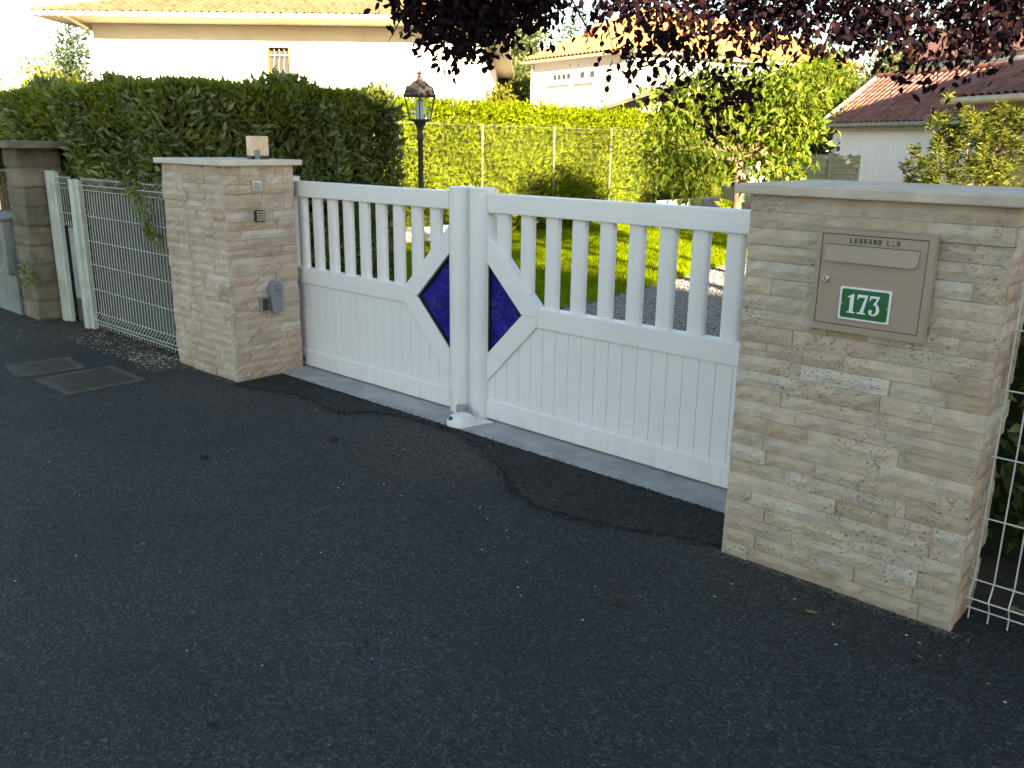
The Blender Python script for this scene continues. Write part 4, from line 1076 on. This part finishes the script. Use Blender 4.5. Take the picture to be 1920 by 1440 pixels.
for org, du, dv, Ln, hipd in (((X0-.35, Y0-.37, zr+.01), (1, 0, 0), (0, 1, 0), 2*hw, True), ((X1+.37, Y0-.35, zr+.01), (0, 1, 0), (-1, 0, 0), Y1-Y0+.7, True)):
    du = Vector(du); dv = Vector(dv); sl = dv*math.cos(p30)+Vector((0, 0, math.sin(p30))); nr = du.cross(sl)
    for r in range(10):
        for c in range(int(Ln/.24)):
            lev = (r+.5)*.33*math.cos(p30)
            if lev > hw or lev > (c+.5)*.24 or lev > Ln-(c+.5)*.24: continue
            m = Matrix.Identity(4); m.col[0][:3] = du; m.col[1][:3] = sl; m.col[2][:3] = nr; m.translation = Vector(org)+du*c*.24+sl*r*.33
            mb.add([m @ v for v in co], fa)
t.part('roof_tiles', mb, 'roof_orange', rf, kind='stuff')
ch = t.part('chimney', MB().box(-22.72, -22.3, 28.1, 28.6, 4.9, 5.95), 'brick_red', rf)
t.part('chimney_pot', MB().lathe(-22.51, 28.35, [(.10, 5.95), (.10, 6.12), (.13, 6.13), (.05, 6.2)], 10), 'brick_red', rf)
t.part('downpipe', MB().tube([(X0+.05, Y0-.08, 4.7), (X0+.05, Y0-.08, 0)], .05, 6), 'galv')

t.o.rotation_euler.z = -.24
# dark sloping roof between hedge and house 2
t = T('open_shed', 'low shed with a dark sloping roof just above the sunlit hedge', 'shed', (-15.2, 21.5, 0))
t.part('roof', MB().add([(-16.6, 21.2, 2.33), (-14.0, 21.9, 3.12), (-14.6, 23.9, 3.12), (-17.2, 23.2, 2.33), (-16.6, 21.2, 2.43), (-14.0, 21.9, 3.24), (-14.6, 23.9, 3.24), (-17.2, 23.2, 2.43)],
       [(0, 3, 2, 1), (4, 5, 6, 7), (0, 1, 5, 4), (1, 2, 6, 5), (2, 3, 7, 6), (3, 0, 4, 7)]), 'shed_roof')
for x, y, h in ((-16.4, 21.5, 2.40), (-14.2, 22.1, 3.05), (-16.9, 23.1, 2.33), (-14.7, 23.7, 3.05)): t.part('post', MB().box(x-.06, x+.06, y-.06, y+.06, -.05, h), 'bark')

# garage with whitewashed wall
ag = math.atan2(-.496, .868)
t = T('garage', 'low garage with a whitewashed wall and red barrel tiles, at the end of the driveway', 'garage', (-11.35, 26.25, 0), ag)
GL = 6.4
t.part('wall', MB().box(.12, GL, .25, 3.6, -.05, 2.12), 'garage_wall')
t.part('door', MB().box(3.9, 6.2, .235, .2495, -.02, 1.98), 'garage_wall')
g = t.part('gutter', MB().tube([(-.02, -.10, 2.20), (GL, -.10, 2.20)], .075, 10), 'gutter_grey', smooth=True)
t.part('fascia', MB().box(.0, GL, -.02, .03, 2.06, 2.26), 'gutter_grey')
pg = math.radians(36)
rf = t.part('roof', MB().add([(0, -.05, 2.24), (GL, -.05, 2.24), (GL, 1.75, 2.24+1.8*math.tan(pg)), (0, 1.75, 2.24+1.8*math.tan(pg)), (0, 3.8, 2.24), (GL, 3.8, 2.24)], [(0, 1, 2, 3), (3, 2, 5, 4), (0, 3, 4), (1, 5, 2)]), 'roof_red')
tiled(t, (.02, -.10, 2.25), pg, 31, 9, .205, .25, 'roof_red', parent=rf, arch=.34)
for k in range(15): t.part('ridge_tile', MB().tube([(k*.42, 1.76, 2.32+1.8*math.tan(pg)), (k*.42+.45, 1.76, 2.32+1.8*math.tan(pg))], [.115, .10], 10), 'roof_red', rf, smooth=True)
vg = 1.8*math.tan(pg)
t.part('verge_board', MB().add([(-.09, -.12, 2.16), (0, -.12, 2.16), (0, 1.75, 2.20+vg), (-.09, 1.75, 2.20+vg), (-.09, -.12, 2.34), (0, -.12, 2.34), (0, 1.75, 2.40+vg), (-.09, 1.75, 2.40+vg)],
       [(0, 3, 2, 1), (4, 5, 6, 7), (0, 1, 5, 4), (1, 2, 6, 5), (2, 3, 7, 6), (3, 0, 4, 7)]), 'pvc', rf)

# ochre house at the right
am = math.atan2(-.583, .812)
t = T('ochre_house', 'ochre rendered house with a dark red barrel tiled roof at the right edge', 'house', (-5.67, 19.27, 0), am)
ML, MD = 5.6, 7.0
t.part('wall', MB().box(.35, ML-.3, .35, MD, -.05, 2.46), 'house_beige')
t.part('gutter', MB().tube([(-.30, -.10, 2.50), (ML, -.10, 2.50)], .075, 10), 'gutter', smooth=True)
t.part('downpipe', MB().tube([(.12, -.05, 2.46), (.12, .0, 2.36), (.20, .24, 2.15), (.20, .28, 0)], .05, 8), 'gutter', smooth=True)
pm = math.radians(27); eh = 2.55; hd_ = MD/2+.2
rz = eh+hd_*math.tan(pm)
rf = t.part('roof', MB().add([(0, -.05, eh), (ML, -.05, eh), (ML, MD+.35, eh), (0, MD+.35, eh), (hd_, -.05+hd_, rz), (ML, -.05+hd_, rz)], [(0, 1, 5, 4), (1, 2, 5), (2, 3, 4, 5), (3, 0, 4), (3, 2, 1, 0)]), 'roof_red')
t.part('shade_wing', MB().box(ML+.02, ML+4.5, -.5, 10, -.05, 6.0), 'house_beige')  # unseen wing with its roof, added to shade the ochre and garage roofs
t.part('shade_wing_roof', MB().add([(ML-.3, -.8, 6.0), (ML+4.8, -.8, 6.0), (ML+4.8, 10.3, 6.0), (ML-.3, 10.3, 6.0), (ML+2.3, 5, 7.0)], [(0, 1, 4), (1, 2, 4), (2, 3, 4), (3, 0, 4), (3, 2, 1, 0)]), 'roof_red')
tiled(t, (.0, -.10, eh+.01), pm, 26, 11, .215, .33, 'roof_red', parent=rf, arch=.36, keep=lambda c, r: r*math.cos(pm) < c-.02)
tiled(t, (-.05, MD+.3, eh+.01), pm, 34, 11, .215, .33, 'roof_red', parent=rf, arch=.36, maxparts=0, du=(0, -1, 0), dv=(1, 0, 0), keep=lambda c, r: r*math.cos(pm) < c-.02 and r*math.cos(pm) < 2*hd_-c-.1)
for k in range(10):
    a = k*.40; t.part('ridge_tile', MB().tube([(a, a-.05, eh+.06+a*math.tan(pm)), (a+.36, a+.31, eh+.06+(a+.36)*math.tan(pm))], [.11, .095], 8), 'roof_red', rf, smooth=True)

# distant gabled building on the slope, right rear
t = T('distant_building', 'distant building with pale lilac cladding showing above the red roofs', 'building', (-15.5, 50.8, 0), -.5)
t.part('wall', MB().box(-3.5, 4.5, 0, 6, -.05, 6.2), 'lilac')
for k in range(3): t.part('cladding_strip', MB().box(-3.5, 4.5, -.06, -.002, 5.0+k*.4, 5.12+k*.4), 'pvc')
t.part('roof', MB().add([(-4, -.5, 6.1), (5, -.5, 6.1), (5, 3, 7.9), (-4, 3, 7.9), (5, 6.5, 6.1), (-4, 6.5, 6.1)], [(0, 1, 2, 3), (3, 2, 4, 5), (0, 3, 5), (1, 4, 2)]), 'roof_red')

# ribbed utility trailer by the garage
t = T('utility_trailer', 'grey green utility trailer with ribbed sides parked before the garage', 'trailer', (-6.6, 15.6, 0), .72)
def ribbed(x0, x1, y, z0, z1, n, flip):
    mb = MB(); h = (z1-z0)/n
    for k in range(n):
        z = z0+k*h
        mb.box(x0, x1, y-.012, y+.012, z, z+h*.99); 
        s = -1 if flip else 1
        mb.box(x0, x1, y-.03, y-.0125, z+h*.28, z+h*.78)
    return mb
side = t.part('side_panel', ribbed(-.98, -.02, 0, .98, 1.47, 4, False), 'trailer', bevel=.004)
t.part('corner_post', MB().box(-.02, .06, -.05, .03, .55, 1.50), 'trailer', bevel=.006)
t.part('tail_panel', ribbed(.065, .52, .05, .98, 1.46, 4, False), 'trailer', bevel=.004)
t.part('corner_post', MB().box(.52, .57, .02, .08, .55, 1.47), 'trailer', bevel=.004)
t.part('reflector_band', MB().box(-.9, -.25, -.02, .01, .90, .965), 'yellow'); t.part('reflector_band', MB().box(-.24, -.03, -.02, .01, .90, .965), 'navy')
t.part('reflector_band', MB().box(.08, .45, .03, .06, .90, .965), 'yellow', label='shorter yellow band on the tail')
t.part('chassis', MB().box(-1.6, .55, .08, 1.2, .62, .86), 'trailer')
for x, y in ((-.6, -.02), (.38, .0)):
    w = t.part('tyre', MB().tube([(x, y-.1, .32), (x, y+.06, .32)], .32, 22), 'black', smooth=True)
    t.part('rim', MB().tube([(x, y-.108, .32), (x, y-.099, .32)], .17, 16), 'galv', w)

# house across the street, behind the camera: its shadow covers the street and the gate
t = T('facing_house', 'tall pale house across the street behind the camera, outside the picture', 'house', (20, -12, 0))
t.part('wall', MB().box(7.9, 34.0, -19.0, -7.5, -.05, 8.55), 'house_pale')
t.part('roof', MB().add([(7.6, -19.4, 8.55), (34.4, -19.4, 8.55), (34.4, -7.1, 8.55), (7.6, -7.1, 8.55), (9.6, -13.2, 10.3), (32, -13.2, 10.3)], [(3, 2, 1, 0), (0, 1, 5, 4), (1, 2, 5), (2, 3, 4, 5), (3, 0, 4)]), 'roof_red')
wm = mesh_of('window', MB().box(-.6, .6, 0, .03, 0, 1.4), 'pane')
for k in range(8):
    for z in (.9, 3.8, 6.3): t.inst('window', wm, Matrix.Translation((9.8+k*3.2, -7.5+.002, z)))

# ------------------------------------------------------------------ trees
def tree(name, label, base, trunk, limbs, blobs, mat, n, ll, ww, kind, bark, droop=0, group=None, upb=.3, twigs=True, shell=.6, rad_out=.8):
    t = T(name, label, 'tree', base, group=group)
    mb = MB(); 
    if trunk: mb.tube(trunk[0], trunk[1], 9)
    for l, r in limbs: mb.tube(l, r, 6)
    if mb.v: t.part('trunk', mb, bark, smooth=True)
    vol = np.array([b[3]**2*(b[5] if len(b) > 5 else 1) for b in blobs]); vol = vol/vol.sum()
    Ps, Ds = [], []
    for b, v in zip(blobs, vol):
        m = int(n*v); rz_ = b[4] if len(b) > 4 and b[4] else b[3]
        # leaves gathered on little twigs so that gaps show
        k = max(3, m//9); q, d = blob_points(b[:3], (b[3], b[3], rz_), k, shell)
        idx = NR.integers(0, k, m); sp = NR.normal(size=(m, 3))*ll*1.1
        P = q[idx]+sp; D = d[idx]*rad_out+NR.normal(size=(m, 3))*.5+np.array([0, 0, upb-droop])
        Ps.append(P); Ds.append(D)
    P = np.vstack(Ps); D = np.vstack(Ds); m = len(P)
    add_mesh(t, 'crown', leaves_mesh('crown', P, D, NR.uniform(ll*.6, ll*1.2, m), NR.uniform(ww*.7, ww*1.2, m), mat, kind, t.off))
    return t

# purple plum: crown hangs into the top of the picture
PL = [
    (-3.78, 3.21, 2.12, 0.04, 0.03, 0.60),
    (-3.89, 3.46, 2.29, 0.11, 0.08, 1.20),
    (-3.80, 3.47, 2.14, 0.10, 0.08, 1.00),
    (-3.90, 3.73, 2.31, 0.15, 0.12, 1.40),
    (-3.75, 3.65, 2.11, 0.09, 0.07, 1.00),
    (-3.74, 3.85, 2.24, 0.15, 0.12, 1.40),
    (-3.57, 3.66, 2.07, 0.07, 0.06, 0.80),
    (-3.78, 4.14, 2.37, 0.14, 0.11, 1.30),
    (-3.63, 3.93, 2.20, 0.09, 0.07, 0.90),
    (-3.65, 4.26, 2.36, 0.11, 0.09, 1.00),
    (-3.46, 4.10, 2.23, 0.05, 0.04, 0.60),
    (-3.35, 4.24, 2.33, 0.05, 0.04, 0.28),
    (-3.27, 4.26, 2.19, 0.05, 0.04, 0.33),
    (-3.33, 4.54, 2.37, 0.10, 0.08, 0.61),
    (-3.08, 4.26, 2.11, 0.06, 0.05, 0.39),
    (-3.17, 4.67, 2.32, 0.13, 0.11, 0.83),
    (-2.91, 4.24, 2.01, 0.08, 0.07, 0.80),
    (-2.93, 4.55, 2.16, 0.11, 0.09, 0.68),
    (-2.74, 4.37, 1.96, 0.06, 0.05, 0.64),
    (-2.79, 4.28, 1.86, 0.05, 0.04, 0.48),
    (-2.97, 4.86, 2.34, 0.13, 0.10, 0.83),
    (-2.75, 4.69, 2.10, 0.09, 0.07, 0.64),
    (-2.64, 4.44, 1.91, 0.05, 0.04, 0.40),
    (-2.98, 4.14, 1.91, 0.05, 0.04, 0.33),
    (-2.60, 4.56, 1.75, 0.06, 0.05, 0.64),
    (-2.56, 4.63, 1.86, 0.07, 0.05, 0.64),
    (-2.72, 4.60, 1.79, 0.05, 0.04, 0.40),
    (-2.76, 5.04, 2.31, 0.13, 0.11, 0.90),
    (-2.53, 4.73, 2.06, 0.07, 0.06, 0.45),
    (-2.56, 4.55, 1.65, 0.04, 0.03, 0.32),
    (-2.62, 5.18, 2.35, 0.15, 0.12, 0.90),
    (-2.44, 4.98, 2.13, 0.06, 0.05, 0.45),
    (-2.54, 4.91, 2.19, 0.07, 0.06, 0.45),
    (-2.36, 5.12, 2.31, 0.14, 0.11, 0.90),
    (-2.18, 4.93, 2.12, 0.08, 0.06, 0.60),
    (-2.09, 4.86, 2.08, 0.04, 0.03, 0.30),
    (-2.20, 5.26, 2.29, 0.13, 0.11, 0.90),
    (-2.04, 5.07, 2.14, 0.09, 0.07, 0.68),
    (-2.13, 4.81, 2.02, 0.03, 0.02, 0.18),
    (-1.96, 5.19, 2.27, 0.13, 0.11, 0.98),
    (-1.91, 5.03, 2.11, 0.07, 0.06, 0.48),
    (-1.88, 4.89, 2.02, 0.03, 0.03, 0.18),
    (-1.73, 5.06, 2.11, 0.10, 0.08, 0.68),
    (-1.81, 5.33, 2.27, 0.10, 0.08, 0.60),
    (-1.62, 4.98, 2.01, 0.07, 0.05, 0.48),
    (-1.75, 5.00, 1.99, 0.05, 0.04, 0.36),
    (-1.56, 5.01, 1.93, 0.06, 0.05, 0.42),
    (-1.52, 5.09, 2.07, 0.07, 0.06, 0.54),
    (-1.63, 5.36, 2.29, 0.13, 0.10, 0.90),
    (-1.44, 5.20, 2.15, 0.12, 0.10, 0.83),
    (-1.41, 5.02, 1.98, 0.06, 0.04, 0.36),
    (-1.34, 5.09, 2.01, 0.04, 0.03, 0.24),
    (-1.35, 5.31, 2.26, 0.12, 0.10, 0.90),
    (-1.27, 5.18, 2.09, 0.07, 0.06, 0.45),
    (-1.76, 4.97, 1.95, 0.04, 0.03, 0.24),
    (-3.89, 3.81, 2.50, 0.18, 0.15, 1.00),
    (-3.58, 4.10, 2.51, 0.18, 0.15, 1.00),
    (-3.13, 4.51, 2.51, 0.18, 0.15, 0.75),
    (-2.67, 4.92, 2.52, 0.18, 0.15, 0.75),
    (-2.22, 5.33, 2.53, 0.18, 0.15, 0.75),
    (-1.70, 5.51, 2.50, 0.18, 0.14, 0.75),
    (.6, 4.6, 3.45, .75, .5, .11), (1.7, 3.9, 3.3, .8, .6, .11), (2.6, 4.6, 3.5, .9, .7, .11), (-.6, 4.4, 3.5, .7, .5, .11), (1.2, 5.4, 3.5, .8, .6, .11), (3.2, 3.4, 3.1, .8, .6, .11),
    (-1.9, 4.3, 3.45, .7, .45, .11), (2.2, 3.2, 2.75, .6, .5, .11), (.2, 3.7, 3.2, .6, .4, .11),
]
trunk = ([(2.6, 5.4, -.02), (2.5, 5.3, .9), (2.3, 5.2, 1.6), (2.0, 5.1, 2.3)], [.16, .13, .12, .10])
main = [Vector(p) for p in ((2.0, 5.1, 2.3), (1.1, 5.15, 2.95), (-.4, 4.95, 3.2), (-1.8, 4.75, 3.25), (-3.2, 4.5, 3.2), (-4.3, 4.2, 3.05))]
limbs = [(main, [.10, .085, .07, .055, .04, .02]), ([Vector((.3, 5.0, 3.1)), Vector((-1.2, 3.9, 3.15)), Vector((-2.6, 3.4, 3.05))], [.05, .04, .015])]
for i, b in enumerate(PL[:-9]):
    c = Vector(b[:3]); best = None
    for k, e in enumerate(PL[:-9]):
        q = Vector(e[:3])
        if k != i and (q.z > c.z+.03 or q.x > c.x+.25):
            d = (q-c).length
            if best is None or d < best[0]: best = (d, q)
    if best is None or best[0] > 1.2: best = (0, min((m for m in main), key=lambda m: (m-c).length))
    q = best[1]
    limbs.append(([q, (q+c)/2+Vector((0, 0, .05+.04*(i % 3))), c-Vector((.03, 0, b[3]*.2))], [.006, .0045, .002]))
tree('purple_plum_tree', 'purple leaved plum tree whose dark branches hang across the top of the photo', (2.6, 5.4, 0), trunk, limbs, [(b[0], b[1], b[2]+.05)+tuple(b[3:]) for b in PL[1:]], 'f_plum', 18500, .058, .040, 'round', 'bark_dark', droop=.75, shell=.95, rad_out=.5)

# small cherry like tree on the lawn
CH = [(-6.31, 10.30, 2.15, 0.31, 0.23, 1.00),
    (-6.20, 10.90, 2.37, 0.32, 0.24, 0.80),
    (-5.80, 10.91, 2.16, 0.35, 0.26, 1.00),
    (-5.58, 11.18, 2.37, 0.28, 0.21, 1.00),
    (-5.16, 11.25, 2.29, 0.21, 0.15, 0.80),
    (-5.09, 11.37, 2.43, 0.15, 0.11, 0.60),
    (-5.17, 10.86, 2.02, 0.28, 0.21, 1.10),
    (-4.98, 10.81, 1.79, 0.21, 0.16, 0.90),
    (-5.53, 10.75, 1.82, 0.31, 0.23, 1.00),
    (-5.95, 10.39, 1.88, 0.31, 0.23, 1.00),
    (-6.18, 9.88, 1.84, 0.24, 0.18, 0.90),
    (-6.06, 9.60, 1.52, 0.25, 0.19, 1.00),
    (-5.91, 9.99, 1.49, 0.28, 0.21, 1.00),
    (-6.05, 9.38, 1.29, 0.16, 0.12, 0.60),
    (-5.80, 9.71, 1.20, 0.20, 0.15, 0.60),
    (-5.84, 10.66, 1.59, 0.28, 0.21, 0.90),
    (-5.37, 10.64, 1.53, 0.24, 0.18, 1.00),
    (-5.01, 10.50, 1.41, 0.18, 0.14, 0.80),
    (-5.32, 10.44, 1.24, 0.16, 0.12, 0.60),
    (-4.85, 11.26, 2.32, 0.09, 0.07, 0.50),
    (-6.46, 9.74, 2.13, 0.17, 0.13, 0.50),
    (-5.00, 10.45, 1.25, 0.12, 0.09, 0.40),
    (-4.80, 11.26, 2.19, 0.08, 0.06, 0.40),
]
cb = Vector((-5.53, 10.37, 0))
tree('cherry_tree', 'small sunlit tree with long drooping leaves and a slim trunk by the driveway', tuple(cb),
     ([tuple(cb), (-5.52, 10.37, .7), (-5.56, 10.40, 1.3), (-5.66, 10.5, 1.75)], [.075, .06, .052, .04]),
     [([(-5.60, 10.43, 1.4), ((-5.6+b[0])/2, (10.45+b[1])/2, (1.6+b[2])/2+.1), b[:3]], [.03, .02, .006]) for b in CH],
     CH, 'f_cherry', 7000, .135, .050, 'long', 'bark', droop=.9, shell=.9, upb=.1, rad_out=.7)

# rosette shrub by the right pillar
SH = [(-3.39, 10.94, 1.65, 0.18),
    (-3.41, 10.83, 1.41, 0.17),
    (-3.33, 11.05, 1.83, 0.15),
    (-3.12, 10.98, 1.48, 0.21),
    (-3.21, 10.69, 1.30, 0.17),
    (-3.13, 11.24, 1.83, 0.16),
    (-2.98, 10.88, 1.25, 0.18),
    (-2.96, 11.33, 1.66, 0.18),
    (-2.84, 11.51, 1.86, 0.12),
    (-2.80, 11.25, 1.42, 0.19),
    (-2.70, 11.54, 1.60, 0.16),
    (-2.90, 11.10, 1.28, 0.17),
    (-2.67, 11.30, 1.25, 0.18),
    (-2.74, 11.62, 1.90, 0.09),
    (-3.30, 11.30, 1.65, 0.16),
    (-3.07, 11.47, 1.92, 0.10),
    (-3.39, 10.65, 1.24, 0.12),
]
t = T('willow_leaf_shrub', 'narrow leaved shrub with yellow green tips rising behind the right pillar', 'shrub', (-3.1, 11.1, 0))
mb = MB(); Ps, Ds = [], []
for (x, y, z, r) in SH:
    mb.tube([(-3.1+R.uniform(-.15, .15), 11.1+R.uniform(-.15, .15), -.02), ((x-3.1)/2, (y+11.1)/2, z*.55), (x, y, z)], [.02, .014, .006], 5)
    for k in range(13):
        q = np.array([x, y, z])+NR.normal(size=3)*r*.75; m = 24
        th = NR.uniform(0, 6.28, m); D = np.c_[np.cos(th), np.sin(th), NR.uniform(-.2, 1.0, m)]
        Ps.append(q+np.c_[np.zeros(m), np.zeros(m), NR.uniform(-.07, .05, m)]); Ds.append(D)
t.part('stems', mb, 'bark')
P = np.vstack(Ps); D = np.vstack(Ds); m = len(P)
add_mesh(t, 'foliage', leaves_mesh('foliage', P, D, NR.uniform(.07, .13, m), NR.uniform(.016, .026, m), 'f_shrub', 'long', t.off))

# far trees
def simple_tree(name, label, x, y, h, r, mat, n, ll, ww, bark='bark', shape='round', z0=None, group='trees in the background', kind='flat'):
    bl = []
    if shape == 'cone':
        for k in range(9):
            f = k/8; bl.append((x+R.uniform(-.1, .1)*r, y+R.uniform(-.1, .1)*r, h*(.15+.8*f), max(.18*r, r*(1-f)*.95), h*.09))
    else:
        zc = h*.62
        for k in range(12):
            a = R.uniform(0, 6.28); q = R.uniform(.1, .65)*r
            bl.append((x+q*math.cos(a), y+q*math.sin(a), zc+R.uniform(-.45, .6)*(h-zc), r*R.uniform(.35, .6)))
    return tree(name, label, (x, y, 0), ([(x, y, -.1), (x, y, h*.45), (x, y, h*.8)], [r*.09+.03, r*.07+.02, .03]), [], bl, mat, n, ll, ww, kind, bark, group=group, shell=.75)
simple_tree('conifer_tree', 'blue green conifer left of the white house', -33.02, 13.50, 5.34, 1.06, 'f_conifer', 18000, 0.24, 0.07, shape='cone')
simple_tree('golden_bush', 'golden yellow bush between the laurel hedge and the white house', -16.49, 6.53, 2.82, 0.64, 'f_yellow', 7000, 0.1, 0.045, shape='round')
simple_tree('sunlit_bush', 'sunlit yellow bush beyond the iron railing at the left edge', -15.00, 4.92, 2.40, 0.49, 'f_yellow', 9000, 0.1, 0.05, shape='round')
simple_tree('cedar_tree', 'tall olive green conifer rising behind the pale two storey house', -34.78, 39.14, 10.86, 2.20, 'f_olive', 18000, 0.38, 0.12, shape='cone')
simple_tree('garden_tree', 'bushy green tree left of the pale two storey house', -28.82, 31.31, 5.43, 0.83, 'f_olive', 12000, 0.25, 0.12, shape='round')
simple_tree('golden_bush', 'small golden bush beside the right corner of the white house', -17.36, 18.50, 3.28, 0.38, 'f_yellow', 2500, 0.13, 0.06, shape='round')
simple_tree('conifer_tree', 'dark conifer seen over the roof of the pale house', -35.03, 43.78, 8.92, 1.59, 'f_conifer', 12000, 0.36, 0.12, shape='cone')
simple_tree('garden_tree', 'dense added tree right of the drive, outside the picture, shading the trailer', 1.2, 11.2, 4.6, 1.7, 'f_dark', 9000, .2, .1)  # out of view, put in only to keep the sun off the trailer
simple_tree('walnut_tree', 'yellow green leafy tree left of the garage roof', -12.36, 27.73, 4.70, 1.15, 'f_cherry', 8000, 0.2, 0.09, shape='round')
simple_tree('walnut_tree', 'broad green tree behind the left end of the garage', -14.78, 30.83, 3.87, 1.14, 'f_olive', 12000, 0.2, 0.09, shape='round')
simple_tree('garden_tree', 'mid green tree rising behind the garage ridge', -14.43, 38.81, 5.67, 1.65, 'f_olive', 16000, 0.26, 0.1, shape='round')
simple_tree('dark_tree', 'dark bushy tree on the slope behind the cherry like tree', -27.79, 53.88, 7.23, 2.01, 'f_dark', 7000, 0.36, 0.16, shape='round')
simple_tree('dark_tree', 'dark tree on the slope above the walnut trees', -28.63, 60.71, 8.83, 2.20, 'f_dark', 7000, 0.38, 0.16, shape='round')
simple_tree('conifer_tree', 'pale tipped conifer above the garage ridge', -16.47, 45.82, 6.92, 1.28, 'f_conifer', 12000, 0.3, 0.1, shape='cone')
simple_tree('dark_tree', 'dark tree behind the ridge of the ochre house', -22.52, 69.57, 10.29, 3.03, 'f_dark', 7000, 0.4, 0.16, shape='round')
simple_tree('dark_tree', 'tall dark tree at the far right behind the ochre house', -15.11, 59.10, 9.25, 2.14, 'f_dark', 7000, 0.36, 0.15, shape='round')
simple_tree('dark_shrub', 'dark shaded shrub filling the gap left of the garage wall', -9.36, 21.04, 1.97, 0.62, 'f_dark', 5000, 0.14, 0.07, shape='round')

# hill behind
mb = MB(); nx, ny = 40, 10; vs = []
for j in range(ny+1):
    for i in range(nx+1):
        u = i/nx; v = j/ny; ang = math.radians(42.1)-math.radians(-48+u*96)
        rr_ = 75+v*70
        hgt = 7.0*math.sin(min(1, v*1.3)*math.pi/2)*(.35+.65*max(0, (u-.35)/.65))+1.2*math.sin(u*23+v*5)*.6
        vs.append((-rr_*math.sin(ang), rr_*math.cos(ang), max(-.1, hgt) if j else -.1))
mb.add(vs, [(j*(nx+1)+i, j*(nx+1)+i+1, (j+1)*(nx+1)+i+1, (j+1)*(nx+1)+i) for j in range(ny) for i in range(nx)])
solo('hill', mb, 'hill', kind='structure')
